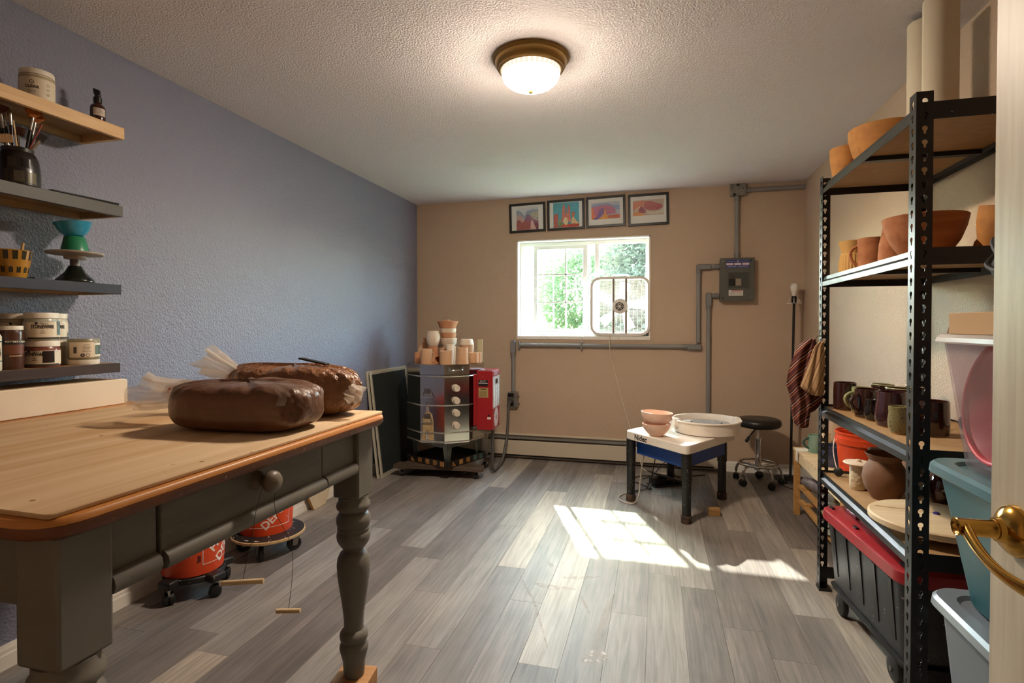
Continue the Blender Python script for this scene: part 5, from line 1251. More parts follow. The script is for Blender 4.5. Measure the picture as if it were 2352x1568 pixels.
# ------------------------------------------------------------------ black tote with red lid, on a wheeled base
def rr_ring(w, l, r, z_, cx=0, cy=0, n=5): return [(x + cx, y + cy, z_) for x, y in rrect(w, l, r, n)]
tt = thing('storage_tote', 'black storage tote with red lid on wheels under the rack', 'storage tote', (0.952, 2.405, 0), R(4.9))
m_toteb = mat('black_tote_plastic', '#1F1F20', 0.42, speck=('#8E8A86', 55, 0.70), var=('#2E2F31', 6, .2))
m_toter = mat('red_lid_plastic', '#A2252B', 0.38, var=('#8E1C22', 6, .25))
MB().loft([rr_ring(.315, .60, .04, .105), rr_ring(.325, .62, .045, .12), rr_ring(.365, .665, .05, .385)]).build('body', m_toteb, tt)
for s_ in (-1, 1):
    for k, y in enumerate((-.24, -.12, .0, .12, .24)):
        MB().add([(s_ * .168, y - .012, .16), (s_ * .168, y + .012, .16), (s_ * .186, y + .012, .372), (s_ * .186, y - .012, .372), (s_ * .150, y - .012, .16), (s_ * .150, y + .012, .16), (s_ * .165, y + .012, .372), (s_ * .165, y - .012, .372)], [(0, 1, 2, 3), (7, 6, 5, 4), (0, 4, 5, 1), (1, 5, 6, 2), (2, 6, 7, 3), (3, 7, 4, 0)]).build('rib', mat('black_rib', '#0E0E0F', .4), tt)
MB().loft([rr_ring(.395, .70, .06, .386), rr_ring(.405, .71, .062, .392), rr_ring(.400, .705, .06, .428), rr_ring(.380, .685, .055, .434)]).build('lid', m_toter, tt)
for k, y in enumerate((-.22, -.075, .075, .22)):
    MB().b(-.125, -.090, y - .055, y + .055, .434, .452).build('lid_rib', m_toter, tt, bevel=.004)
    MB().b(.090, .125, y - .055, y + .055, .434, .452).build('lid_rib', m_toter, tt, bevel=.004)
MB().b(-.085, .085, -.27, .27, .434, .441).build('lid_panel', m_toter, tt, bevel=.003)
for (x, y) in ((-.165, .30), (-.168, .06), (-.160, -.28), (.165, .1)):
    MB().c(x, y, .437, .012, .030, .008).build('latch_slot', m_black, tt)
MB().loft([rr_ring(.33, .62, .03, .085), rr_ring(.345, .64, .035, .104)]).build('wheeled_base', m_black, tt)
for (x, y) in ((-.155, .215), (-.155, -.225), (.155, .215), (.155, -.225)):
    w_ = MB().lathe([(0, -.014), (.030, -.014), (.042, -.010), (.045, 0), (.042, .010), (.030, .014), (0, .014)], 28, T(x, y, .0455) @ Matrix.Rotation(R(90), 4, 'Y')).build('wheel', m_caster, tt)
    MB().cyl((x - .018, y, .0455), (x + .018, y, .0455), .009, n=12).build('hub', m_steel_dull, w_)

# ------------------------------------------------------------------ stacked storage bins by the door
def bin_(label, x0, x1, y0, y1, z0, z1, taper, mb_, ml_, r=.05, lid=.03, over=.022):
    b = thing('storage_bin', label, 'storage bin', ((x0 + x1) / 2, (y0 + y1) / 2, z0), group='storage bins stacked by the door')
    w, l, h = x1 - x0 - 2 * over, y1 - y0 - 2 * over, z1 - z0
    o = [rr_ring(w - 2 * taper, l - 2 * taper, r, 0.0), rr_ring(w - 2 * taper + .006, l - 2 * taper + .006, r, .008), rr_ring(w, l, r, h - lid - .001)]
    t = .004
    i_ = [rr_ring(w - 2 * t, l - 2 * t, r - t, h - lid - .001), rr_ring(w - 2 * taper - 2 * t, l - 2 * taper - 2 * t, r - t, .012)]
    MB().loft(o + i_, caps=True).build('body', mb_, b, ang=30)
    W, Ln = x1 - x0, y1 - y0
    MB().loft([rr_ring(W - .006, Ln - .006, r + .012, h - lid), rr_ring(W, Ln, r + .014, h - lid + .004), rr_ring(W - .004, Ln - .004, r + .013, h - .008), rr_ring(W - .020, Ln - .020, r + .008, h), rr_ring(W - .085, Ln - .085, r, h - .001), rr_ring(W - .100, Ln - .100, r - .005, h - .010)]).build('lid', ml_, b, ang=30)
    return b
m_bgrey = mat('grey_bin_plastic', '#6A6E74', 0.4); m_bgreyl = mat('silver_grey_lid', '#6F777F', 0.3)
m_bteal = mat('teal_bin_plastic', '#164C55', 0.38, var=('#1B5862', 4, .2)); m_bteall = mat('dusty_teal_lid', '#4C6E76', 0.3)
m_clear = glass_mat('clear_bin_plastic', '#EFE9EC', 0.06, 0.18, haze=('#EADFE0', 0.12)); m_clearl = glass_mat('clear_lid_plastic', '#F2EEEC', 0.08, 0.2, haze=('#EDE6E0', 0.75))
bin_('grey storage bin at the bottom of the stack by the door', .685, 1.150, 1.02, 1.665, 0, .563, .045, m_bgrey, m_bgreyl)
bin_('teal storage bin in the middle of the stack by the door', .680, 1.150, 1.03, 1.672, .5635, .903, .05, m_bteal, m_bteall)
bin_('clear storage bin holding red plastic, on top of the stack', .684, 1.140, 1.05, 1.655, .9035, 1.228, .035, m_clear, m_clearl, lid=.022, over=.018)
m_redpl = mat('pinkish_red_plastic', '#C03A46', .4)
rb = thing('red_basin', 'red plastic basin standing on edge inside the clear bin', 'basin', (.822, 1.455, 1.068), rot=(0, R(-82), 0))
MB().lathe(hollow([(.095, 0), (.104, .004), (.138, .065), (.142, .067), (.142, .075)], .004), 48, cap=False).build('dish', m_redpl, rb)
MB().tube([(.143 * math.cos(2 * math.pi * k / 40), .143 * math.sin(2 * math.pi * k / 40), .075) for k in range(40)], .005, 8, closed=True).build('rim', m_redpl, rb)
tag(MB().b(-.08, .08, -.20, .20, 0, .085).build('folded_cloth', mat('lavender_cloth', '#8E86A8', .9), loc=(1.00, 1.33, .9185), bevel=.02, seg=3), 'folded lavender cloth at the bottom of the clear bin', 'cloth')
cb = thing('cardboard_box', 'flat brown cardboard box lying on the clear bin lid', 'box', (.715, 1.22, 1.2285), R(2))
m_card = mat('brown_cardboard', '#B08A5E', .8)
MB().b(0, .28, 0, .36, 0, .052).build('carton', m_card, cb, bevel=.002)
MB().prism([(.362, .001), (.41, .001), (.385, .043), (.362, .050)], .02, .24, Matrix(((0, 0, 1, 0), (1, 0, 0, 0), (0, 1, 0, 0), (0, 0, 0, 1)))).build('end_flap', mat('dark_cardboard', '#7E5630', .8), cb)
for k in range(6):
    MB().b(-.001, 0, .100, .112, .006 + .007 * k, .009 + .007 * k).build('printed_bar', m_white, cb)
bag = thing('mesh_bag', 'black woven mesh bag standing on the cardboard box', 'bag', (.815, 1.40, 1.2815))
m_bag = mat('black_woven_mesh', '#171514', .6, bump=(240, .6, .004))
MB().loft([rr_ring(.10, .11, .03, 0), rr_ring(.15, .16, .04, .05), rr_ring(.18, .20, .05, .10), rr_ring(.16, .18, .05, .125), rr_ring(.10, .12, .04, .135)]).build('body', m_bag, bag, ang=60)
MB().tube([(-.088, -.05, .09), (-.098, .0, .085), (-.088, .07, .105), (-.06, .10, .13)], .006, 8, smooth=4).build('piping', mat('black_cable'), bag)
MB().tube([(-.07, .06, .125), (-.06, .10, .165), (-.01, .11, .185), (.05, .08, .15)], .007, 8, smooth=4).build('handle', m_bag, bag)
# ================================================================== WORK TABLE
m_grnpaint = mat('sage_grey_paint', '#77736A', 0.5, var=('#6A665C', 6, .25), speck=[('#B79C82', 45, 0.745), ('#2E2A24', 30, 0.76)])
m_top = mat('honey_oiled_wood', '#C07E38', 0.42, grain=('#B57434', 1, 30))
m_edge = mat('worn_dark_stain', '#5E3420', 0.45, var=('#7E4A2A', 14, .25), speck=('#C9A27A', 80, 0.70))
m_mat = mat('clay_dusted_board', '#D0B088', 0.8, grain=('#BC966A', 1, 14), var=('#DAC4A4', 2.2, .25), speck=[('#8A5A34', 26, 0.73)])
TX0, TX1, TY0, TY1, TZ = -2.262, -0.912, 0.62, 1.742, 0.940
tb = thing('work_table', 'big square wooden work table with painted turned legs and drawer', 'table', (0, 0, 0))
cpoly = [Vector((TX0, TY0)), Vector((TX1, TY0)), Vector((TX1, TY1)), Vector((TX0, TY1))]
pl_ = round_poly(cpoly, 0.075, 6)
cx_, cy_ = (TX0 + TX1) / 2, (TY0 + TY1) / 2
def inset(P, d): return [(x + (d if x < cx_ else -d), y + (d if y < cy_ else -d)) for x, y in P]
MB().loft([[(x, y, TZ - .012) for x, y in pl_], [(x, y, TZ - .003) for x, y in inset(pl_, .002)], [(x, y, TZ) for x, y in inset(pl_, .006)]]).build('tabletop', m_top, tb, ang=50)
MB().loft([[(x, y, TZ - .038) for x, y in inset(pl_, .016)], [(x, y, TZ - .034) for x, y in inset(pl_, .006)], [(x, y, TZ - .024) for x, y in inset(pl_, .0)], [(x, y, TZ - .0125) for x, y in inset(pl_, .0)]]).build('top_edge', m_edge, tb, ang=50)
prof = [(.0, .060), (.033, .060), (.0345, .068), (.037, .112), (.043, .135), (.0475, .152), (.0475, .163), (.043, .173), (.0385, .178), (.0385, .181), (.042, .183), (.0465, .190), (.0475, .200), (.0455, .209), (.040, .216), (.034, .221), (.0325, .233), (.0345, .270), (.040, .315), (.0475, .360), (.0535, .405), (.0555, .440), (.053, .462), (.045, .480), (.036, .488), (.0325, .490), (.0325, .497), (.038, .499), (.047, .511), (.0545, .526), (.0565, .540), (.054, .552), (.0505, .556), (.0505, .559), (.053, .561), (.0535, .566), (.0505, .570), (.0505, .572), (.0545, .577), (.0575, .592), (.055, .606), (.047, .617), (.0415, .620), (.0415, .624), (.047, .625), (.0545, .632), (.0565, .641), (.0545, .650), (.0495, .656), (.0485, .675), (.0, .675)]
LX, LY = (-0.992, -2.18), (0.706, 1.632)
legm = None
for x in LX:
    for y in LY:
        lg = bpy.data.objects.new('leg', None); COL.objects.link(lg); lg.parent = tb; lg.location = (x, y, 0)
        a = MB().lathe(prof, 40).build('turning', m_grnpaint, lg, ang=42)
        MB().b(-.048, .048, -.048, .048, .675, TZ - .038).build('square_head', m_grnpaint, lg, bevel=.006)
m_drw = mat('sage_grey_drawer_paint', '#706C62', 0.48, grain=('#626054', 1, 40), speck=[('#B79C82', 45, 0.745)])
fx = LX[0] + .030
yA, yB = LY[0] + .049, LY[1] - .049
MB().b(fx - .022, fx, yA, 0.855, .772, TZ - .038).build('apron', m_grnpaint, tb)
MB().b(fx - .022, fx, 1.412, yB, .772, TZ - .038).build('apron', m_grnpaint, tb)
dr = MB().b(fx - .3, fx + .004, 0.862, 1.405, .778, TZ - .040).build('drawer', m_drw, tb, bevel=.003)
for y0_, y1_, par, r_ in ((yA, .853, tb, .016), (.864, 1.403, dr, .019), (1.414, yB, tb, .016)):
    pr = [(0, 0), (r_ * .9, .004), (r_ * 1.25, .016), (r_ * 1.1, .030), (r_ * .5, .038), (0, .040)]
    MB().loft([[(fx + .001 + a, y, .760 + b_) for a, b_ in pr] for y in (y0_, y1_)]).build('moulding', m_grnpaint, par, ang=60)
Mkn = T(fx + .004, 1.133, .865) @ Matrix.Rotation(R(90), 4, 'Y')
MB().lathe([(.024, 0), (.022, .006), (.013, .012), (.012, .022), (.020, .030), (.0265, .040), (.027, .050), (.020, .060), (0, .064)], 32, Mkn).build('knob', mat('worn_taupe_knob', '#6E6254', .42, speck=('#B8A894', 60, .7)), dr, ang=60)
MB().b(-2.14, LX[0] - .049, LY[0] - .018, LY[0] + .004, .76, TZ - .038).build('apron', m_grnpaint, tb)
MB().b(-2.14, LX[0] - .049, LY[1] - .004, LY[1] + .018, .76, TZ - .038).build('apron', m_grnpaint, tb)
for k, x in enumerate(LX):
    for j, y in enumerate(LY):
        wb = MB().b(-.062, .062, -.055, .055, 0, .0595).build('riser_block', mat('raw_pine_block', '#C08A54', .6, grain=('#A87440', 0, 50)), loc=(x, y, 0), rot=(0, 0, R(8 * (1 if k == 0 else -1))), bevel=.004)
        tag(wb, 'pine riser block under the ' + ('far' if j else 'near') + (' room-side' if k == 0 else ' wall-side') + ' table leg', 'wood block', 'riser blocks under the table legs')
wbd = MB().loft([[(x, y, TZ + .0005) for x, y in round_poly([Vector((-1.955, .648)), Vector((-.930, .636)), Vector((-.926, 1.722)), Vector((-1.93, 1.70))], .012, 2)], [(x, y, TZ + .009) for x, y in round_poly([Vector((-1.955, .648)), Vector((-.930, .636)), Vector((-.926, 1.722)), Vector((-1.93, 1.70))], .012, 2)]]).build('work_board', m_mat, bevel=.002)
tag(wbd, 'thin clay-dusted plywood board covering most of the table', 'board')
MZ = TZ + .0092

# plaster slab at the wall end of the table
ps = thing('plaster_slab', 'thick cream plaster slab with rounded corner, at the table back', 'slab', (0, 0, TZ + .0006))
MB().prism(round_poly([Vector((.60, 0)), Vector((1.690, 0)), Vector((1.690, .098)), Vector((.60, .098))], .014, 4), -2.055, -2.035, Matrix(((0, 0, 1, 0), (1, 0, 0, 0), (0, 1, 0, 0), (0, 0, 0, 1)))).build('front_face', mat('cream_plaster', '#E6D6BE', .6, var=('#DCC7A8', 5, .3), speck=('#B08A6A', 50, .76)), ps, bevel=.003)
MB().b(-2.245, -2.056, .60, 1.684, .0, .095).build('core', mat('tan_pitted_top', '#B89468', .8, speck=('#5E4028', 22, .68)), ps)

# ------------------------------------------------------------------ bags of clay
m_clay = mat('brown_clay_in_film', '#6A4630', 0.4, coat=0.3, var=('#5C3A26', 6, .25), bump=(26, .8, .010))
m_clay2 = mat('brown_clay_in_crinkled_film', '#74492C', 0.26, coat=0.4, var=('#8A5E3C', 12, .25), bump=(55, 1.0, .012))
m_film = glass_mat('crumpled_clear_film', '#FAF6F0', 0.14, 0.10, haze=('#F8F0E6', 0.36))
def lump(sx, sy, h, seed, n=4.2, wr=.010):
    """soft block of clay in creased film: rounded brick with pinched top edges and crease ridges"""
    rnd = random.Random(seed); ph = [rnd.random() * 6.28 for _ in range(16)]
    mb = MB(); rings = []; N_ = 120; M_ = 44
    for j in range(M_ + 1):
        t = -math.pi / 2 + math.pi * j / M_; ring = []
        cz, sz = abs(math.cos(t)) ** (2 / 4.6), math.copysign(abs(math.sin(t)) ** (2 / 4.0), math.sin(t))
        for i in range(N_):
            a = 2 * math.pi * i / N_
            c, s_ = math.copysign(abs(math.cos(a)) ** (2 / n), math.cos(a)), math.copysign(abs(math.sin(a)) ** (2 / n), math.sin(a))
            end = abs(c) ** 6
            k = math.sin(7 * a + ph[0] + 2.5 * sz) + .8 * math.sin(13 * a + ph[1] - 4 * sz) + .5 * math.sin(29 * a + ph[2] + 6 * sz)
            crease = -abs(math.sin(9 * a + 3.0 * sz + ph[4])) ** .6 * .5 - abs(math.sin(17 * a - 5 * sz + ph[5])) ** .7 * .4
            f = 1 + wr * (k * .5 + crease) * (.35 + .65 * max(0, sz) + .8 * end) - .035 * max(0, -sz) ** 3
            zz = h / 2 + h / 2 * sz + h * max(0, sz) * (.035 * math.sin(3 * a + ph[3]) + .03 * math.sin(10 * c + 6 * s_ + ph[6]) * cz + .02 * math.sin(22 * c - 9 * s_ + ph[7]))
            ring.append((sx * c * cz * f, sy * s_ * cz * f, max(0.0, zz)))
        rings.append(ring)
    return mb.loft(rings)
def tail(pts, w0, w1, seed):
    rnd = random.Random(seed); P = spline([Vector(p) for p in pts], 4); rings = []
    d = (P[-1] - P[0]).normalized(); u = d.orthogonal().normalized(); v = d.cross(u)
    ph = [rnd.random() * 6.28 for _ in range(6)]
    for i, p in enumerate(P):
        t = i / (len(P) - 1); w = w0 + (w1 - w0) * t ** .8
        rings.append([p + u * (w * math.cos(a) * (1 + .28 * math.sin(5 * a + ph[0] + 2 * t) + .18 * math.sin(9 * a + ph[1] + 5 * t))) + v * (w * .62 * math.sin(a) * (1 + .3 * math.sin(4 * a + ph[2]) + .2 * math.sin(11 * a + ph[3]))) + d * (w * .35 * t * math.sin(3 * a + ph[4])) for a in [2 * math.pi * k / 44 for k in range(44)]])
    return MB().loft(rings, caps=False)
b1 = thing('clay_bag', 'bag of brown clay tied with a red twist, front of the table', 'clay bag', (-1.165, 1.345, MZ), R(3), group='bags of clay on the table')
lump(.215, .122, .136, 3, 3.6, .016).build('clay_block', m_clay, b1, ang=80)
tail([(-.185, .03, .095), (-.24, .02, .098), (-.275, .01, .092), (-.34, .0, .092), (-.40, .02, .098)], .020, .056, 5).build('film_tail', m_film, b1, ang=80)
MB().tube([(-.272 + .004 * math.cos(a), .012 + .016 * math.cos(a), .095 + .016 * math.sin(a)) for a in [2 * math.pi * k / 16 for k in range(16)]], .003, 6, closed=True).build('twist_tie', mat('red_tie', '#B0241E', .4), b1)
MB().loft([[(x, y + .004 * math.sin(9 * x * 10), z_ + .004 * math.sin(31 * x + y * 40)) for x, y, z_ in r_] for r_ in [[(-.20 + .40 * i / 24, -.110 + .0 * i, .096 - .016 * math.sin(i * .35)) for i in range(25)], [(-.20 + .40 * i / 24, -.092, .126 + .003 * math.sin(i)) for i in range(25)], [(-.20 + .40 * i / 24, -.03, .140 + .004 * math.sin(i * 1.3)) for i in range(25)]]], closed=False, caps=False).build('film_fold', glass_mat('thin_clear_film', '#FAF6F0', 0.12, 0.12, haze=('#F8F0E6', 0.10)), b1, ang=80)
b2 = thing('clay_bag', 'crinkled bag of brown clay behind, nearest the table corner', 'clay bag', (-1.215, 1.617, MZ), R(-3), group='bags of clay on the table')
lump(.258, .108, .162, 8, 2.8, .034).build('clay_block', m_clay2, b2, ang=80)
tail([(-.20, -.05, .135), (-.235, -.06, .150), (-.27, -.07, .165), (-.31, -.08, .185)], .016, .046, 9).build('film_tail', m_film, b2, ang=80)
tail([(.235, -.03, .09), (.262, -.035, .08), (.285, -.04, .072)], .022, .030, 12).build('film_end', m_film, b2, ang=80)
tl = MB().b(-.065, .065, -.011, .011, 0, .006).build('scraper', m_black, loc=(-1.125, 1.605, MZ + .176), rot=(0, R(7), R(-14)), bevel=.002); tag(tl, 'flat black scraper lying on top of the rear clay bag', 'scraper')

# ------------------------------------------------------------------ clay cutting wires hung on the drawer knob
def cutter(label, y_t, z_t, L_, path, rz):
    c = thing('clay_cutter', label, 'clay cutter', (0, 0, 0), group='wire clay cutters hanging from the drawer knob')
    MB().tube(path, .0007, 5, smooth=6).build('wire', mat('fine_steel_wire', '#4A4640', .4, metal=.6), c)
    p = Vector(path[-1]); d = Vector((math.cos(rz), math.sin(rz), 0.02))
    MB().cyl(p - d * L_ * .5, p + d * L_ * .5, .006, n=14).build('toggle', m_pine2, c)
    return c
xk = fx + .036
cutter('wire clay cutter with long wooden toggle, left of the pair on the drawer knob', 0, 0, .095, [(xk, 1.133, .880), (xk + .004, 1.112, .86), (xk + .004, 1.085, .80), (xk + .002, 1.075, .74), (xk + .002, 1.055, .69), (xk + .001, 1.045, .655)], R(20))
cutter('wire clay cutter with short wooden toggle, hanging lowest from the drawer knob', 0, 0, .062, [(xk, 1.135, .880), (xk + .004, 1.152, .85), (xk + .003, 1.158, .78), (xk + .002, 1.215, .68), (xk + .002, 1.222, .60), (xk + .002, 1.205, .506)], R(15))

# ================================================================== BUCKETS AND HEX BOARD UNDER THE TABLE
def bucket(label, x, y, z, r, h, ang, txt):
    b = thing('orange_bucket', label, 'bucket', (x, y, z), group='large orange buckets under the table')
    MB().lathe(hollow([(r * .90, 0), (r * .905, .004), (r, h * .80), (r + .008, h * .805), (r + .008, h * .83), (r + .002, h * .835), (r + .003, h * .90), (r + .010, h * .905), (r + .010, h * .97), (r + .004, h)], .004), 56, cap=False).build('pail', m_orange, b)
    MB().tube([(r * 1.02 * math.cos(a) , r * 1.02 * math.sin(a), h * .86 - .14 * math.sin((a - ang + R(90)) * 1.0) if 0 <= (a - ang + R(90)) <= math.pi else h * .86) for a in [ang - R(90) + math.pi * k / 20 for k in range(21)]], .0025, 6).build('bail', m_galv, b)
    rr_ = lambda zz: (r * (.905 + .095 * zz / (h * .8))) + .0012
    def wrap(mb, a0, z0):
        def fn(p):
            zz = z0 + p.y; q = a0 + p.x / r
            return Vector((rr_(zz) * math.cos(q), rr_(zz) * math.sin(q), zz))
        return mb.map(fn)
    m_prt = mat('bucket_print_white', '#E8DCD0', .5)
    for (x0_, x1_, y0_, y1_) in ((-.12, -.117, 0, .20), (.117, .12, 0, .20), (-.117, .117, 0, .003)):
        mb = MB(); n = 16; vs_, fs = [], []
        for i in range(n + 1):
            xx = x0_ + (x1_ - x0_) * i / n; vs_ += [(xx, y0_, 0), (xx, y1_, 0)]
        for i in range(n): fs.append((2 * i, 2 * i + 2, 2 * i + 3, 2 * i + 1))
        wrap(mb.add(vs_, fs), ang, .045).build('print_border', m_prt, b, smooth=False)
    if txt:
        for k, (w_, dx, dy) in enumerate((('THE', -.07, .16), ('HOME', -.035, .115), ('DEPOT', .012, .065))):
            v, f = text_geo(w_, .062, bold=.0015)
            mb = MB().add(v, f, T(dx + .02, dy, 0, rz=R(42)))
            wrap(mb, ang, .045).build('lettering', m_prt, b, smooth=False)
    m_ink = mat('bucket_dark_ink', '#5A1408', .5)
    for k in range(9):
        cyl_patch(rr_(.115 + .010 * k), ang - R(68), .110 + .010 * k, .116 + .010 * k, .26 - .03 * (k % 3), 8).build('fine_print', m_ink, b)
    cyl_patch(rr_(.07), ang - R(54), .062, .092, .05, 4).build('care_mark', m_ink, b)
    return b
m_dkplastic = mat('black_dolly_plastic', '#1A1715', .45, speck=('#A89C90', 90, .70))
# round plywood plant dolly with second bucket
pd2 = thing('round_dolly', 'round dark plywood dolly with grey wheels carrying the rear bucket', 'dolly', (-2.075, 2.545, 0))
MB().lathe([(0, .098), (.186, .098), (.190, .101), (.190, .112), (.186, .115), (0, .115)], 64).build('deck', mat('bare_plywood_edge', '#B99A6C', .6), pd2)
MB().lathe([(0, .1152), (.185, .1152), (.185, .1165), (0, .1165)], 64).build('deck_top', mat('black_spattered_deck', '#221E1C', .5, speck=('#C9BEB0', 40, .66)), pd2)
for a in (-70, 20, 110, 200):
    p = Vector((math.cos(R(a)), math.sin(R(a)), 0)) * .135
    caster(pd2, p.x, p.y, .098, .038, R(a + 35), fork=m_galv)
bucket('orange bucket with white lettering on the round plywood dolly', -2.108, 2.565, .1168, .150, .36, R(-42), True)
pd1 = thing('star_dolly', 'black spattered plastic dolly with stubby arms under the front bucket', 'dolly', (-2.105, 2.075, 0), R(10))
MB().lathe([(0, .078), (.125, .078), (.130, .084), (.130, .102), (.125, .106), (0, .106)], 40).build('hub', m_dkplastic, pd1)
for a in (-100, -20, 60, 150):
    p = Vector((math.cos(R(a)), math.sin(R(a)), 0))
    if p.x * .20 - 2.105 < -2.26: p *= .70
    MB().b(.08, .172, -.036, .036, .074, .110, Matrix.Rotation(R(a), 4, 'Z') if p.length > .9 else Matrix.Rotation(R(a), 4, 'Z') @ Matrix.Scale(.75, 4, (1, 0, 0))).build('arm', m_dkplastic, pd1, bevel=.010, seg=3)
    caster(pd1, p.x * .142, p.y * .142, .074, .027, R(a + 50), twin=True)
bucket('orange bucket on the black dolly, nearest under the table', -2.115, 2.075, .1105, .143, .36, R(20), True)
hx = thing('hexagon_board', 'pale hexagonal board with tan edge leaning on the blue wall', 'board', (-2.240, 3.235, 0.0), rot=(0, R(-4), 0))
hp = [(-.105, .10), (-.055, .0), (.075, .0), (.145, .10), (.145, .25), (.075, .34), (-.055, .34), (-.105, .25)]
MX = Matrix(((0, 0, 1, 0), (1, 0, 0, 0), (0, 1, 0, 0), (0, 0, 0, 1)))
MB().prism(hp, -.009, .009, MX).build('edge_band', mat('tan_mdf_edge', '#B8894E', .7), hx)
MB().prism([(x * .99 + .0, .17 + (y - .17) * .99) for x, y in hp], .0092, .0105, MX).build('face', mat('cream_laminate', '#D6C6AC', .6, var=('#CBB898', 12, .3)), hx)

# ================================================================== WALL SHELVES
SZ = [(2.042, .046, mat('natural_pine_shelf', '#DDB884', .55, grain=('#CCA068', 1, 50)), 'natural pine wall shelf, highest of four', .0), (1.727, .043, mat('grey_shelf_paint', '#3C3932', .5), 'grey-fronted wall shelf holding the paint brushes', -.010),
      (1.412, .038, mat('navy_shelf_paint', '#1B1E30', .5), 'navy-fronted wall shelf holding the turntable', -.020), (1.100, .036, mat('dark_brown_stain', '#3E2A20', .5, grain=('#2E1E16', 1, 50)), 'dark brown wall shelf of glaze jars, lowest of four', -.027)]
m_under = mat('raw_shelf_board', '#A98A62', .65, grain=('#8E6E46', 1, 40))
SXF = -2.070
for zt, lh, mf, lab, dy in SZ:
    s_ = thing('wall_shelf', lab, 'shelf', (0, 0, zt), group='wooden shelves on the blue wall')
    ye = 1.716 + dy
    MB().b(XL + .001, SXF - .018, .62, ye - .018, -.016, 0).build('board', m_under, s_)
    MB().b(SXF - .018, SXF, .62, ye, -lh, 0).build('front_lip', mf, s_, bevel=.0015)
    MB().b(XL + .001, SXF - .0185, ye - .0178, ye, -lh, 0).build('end_lip', mf if lab.startswith('nat') else m_under, s_)
    MB().b(XL + .001, XL + .02, .62, ye - .0185, -lh, -.0165).build('wall_cleat', m_under, s_)
# ---- top shelf
def jar(label, x, y, z0, r, h, body, lid='#E6DCCB', lab=None, upside=False, cat='jar', group='glaze jars on the wall shelves', lidh=.020, neck=.93):
    j = thing('glaze_jar', label, cat, (x, y, z0), group=group)
    mb_ = mat('jar_' + body, body, .3, coat=.2)
    if not upside:
        MB().lathe([(0, 0), (r * .94, 0), (r, .006), (r, h - lidh - .014), (r * .97, h - lidh - .006), (r * neck, h - lidh - .001), (0, h - lidh - .001)], 40).build('body', mb_, j)
        MB().lathe([(0, h - lidh), (r * .985, h - lidh), (r * .985, h - .003), (r * .96, h), (0, h)], 40).build('lid', mat('lid_' + lid, lid, .4), j)
    else:
        MB().lathe([(0, 0), (r * .96, 0), (r * .985, .003), (r * .985, lidh), (0, lidh)], 40).build('lid', mat('lid_' + lid, lid, .4), j)
        MB().lathe([(0, lidh + .001), (r * neck, lidh + .001), (r, lidh + .012), (r, h - .006), (r * .94, h), (0, h)], 40).build('body', mb_, j)
    return j
def wrap_label(j, r, ang, z0, z1, half, col, name='label'):
    return cyl_patch(r + .0006, ang, z0, z1, half, 18).build(name, mat('lbl_' + col, col, .5), j)
def wrap_text(j, r, ang, z, txt, size, col='#1A1612', off=0.0, **kw):
    sx_ = kw.pop('cond', 1.0); v, f = text_geo(txt, size, **kw)
    return on_cyl(MB().add([(p_[0] * sx_, p_[1], p_[2]) for p_ in v], f, T(off, 0, .0012)), r, ang, z).build('lettering', mat('ink_' + col, col, .6), j, smooth=False)
CRM = '#E2D2B8'
x, y = -2.150, 1.452
a = face_cam(x, y)
z0 = SZ[0][0] + .0006
j = jar('white tub lettered CLEAR on the highest wall shelf', x, y, z0, .050, .112, '#DACDB6', lidh=.018)
wrap_label(j, .050, a, .004, .078, R(100), '#DCCDB2'); wrap_label(j, .0503, a, .080, .088, R(85), '#A89878', 'label_band')
wrap_text(j, .0505, a - .28, .045, 'CLEAR', .0135, bold=.0003)
on_cyl(MB().lathe([(.0055, 0), (.0055, .0004), (.0068, .0004), (.0068, 0)], 20, T(0, 0, .001), cap=False), .0505, a - .28, .062).build('logo_ring', mat('ink_#1A1612'), j)
for k in range(2):
    cyl_patch(.0512, a - .28, .0318 - .006 * k, .0336 - .006 * k, .26 - .06 * k, 6).build('label_line', mat('ink_#8E8068', '#8E8068', .6), j)
for k in range(3):
    on_cyl(MB().lathe([(.0035, 0), (.0035, .0004), (.0048, .0004), (.0048, 0)], 16, T(0, 0, .001), cap=False), .0505, a + .62, .060 - .016 * k).build('care_symbol', mat('lbl_#A89878', '#A89878', .5), j)
x, y = -2.175, 1.690
sb = thing('spray_bottle', 'small amber spray bottle with black pump on the highest shelf', 'bottle', (x, y, z0))
MB().lathe([(0, 0), (.024, 0), (.026, .003), (.026, .080), (.022, .090), (.013, .097), (.012, .101), (0, .101)], 32).build('bottle', mat('amber_glass', '#3A160E', .08, coat=.5), sb)
MB().lathe([(0, .101), (.0145, .101), (.0145, .122), (.010, .126), (.010, .132), (0, .132)], 24).build('collar', mat('black_plastic'), sb)
MB().prism([(-.010, .132), (.010, .132), (.010, .150), (-.012, .158), (-.014, .148)], -.008, .008, T(0, 0, 0, rx=R(90), rz=R(40))).build('pump_head', mat('black_plastic'), sb, bevel=.002)
cyl_patch(.0264, face_cam(x, y) + .25, .045, .075, R(50)).build('label', mat('lbl_#C9B8A8', '#C9B8A8', .5), sb)
for k in range(3):
    cyl_patch(.0269, face_cam(x, y) + .35, .056 + .006 * k, .0575 + .006 * k, .34 - .08 * k, 5).build('label_line', mat('ink_#5E4A3E', '#5E4A3E', .6), sb)
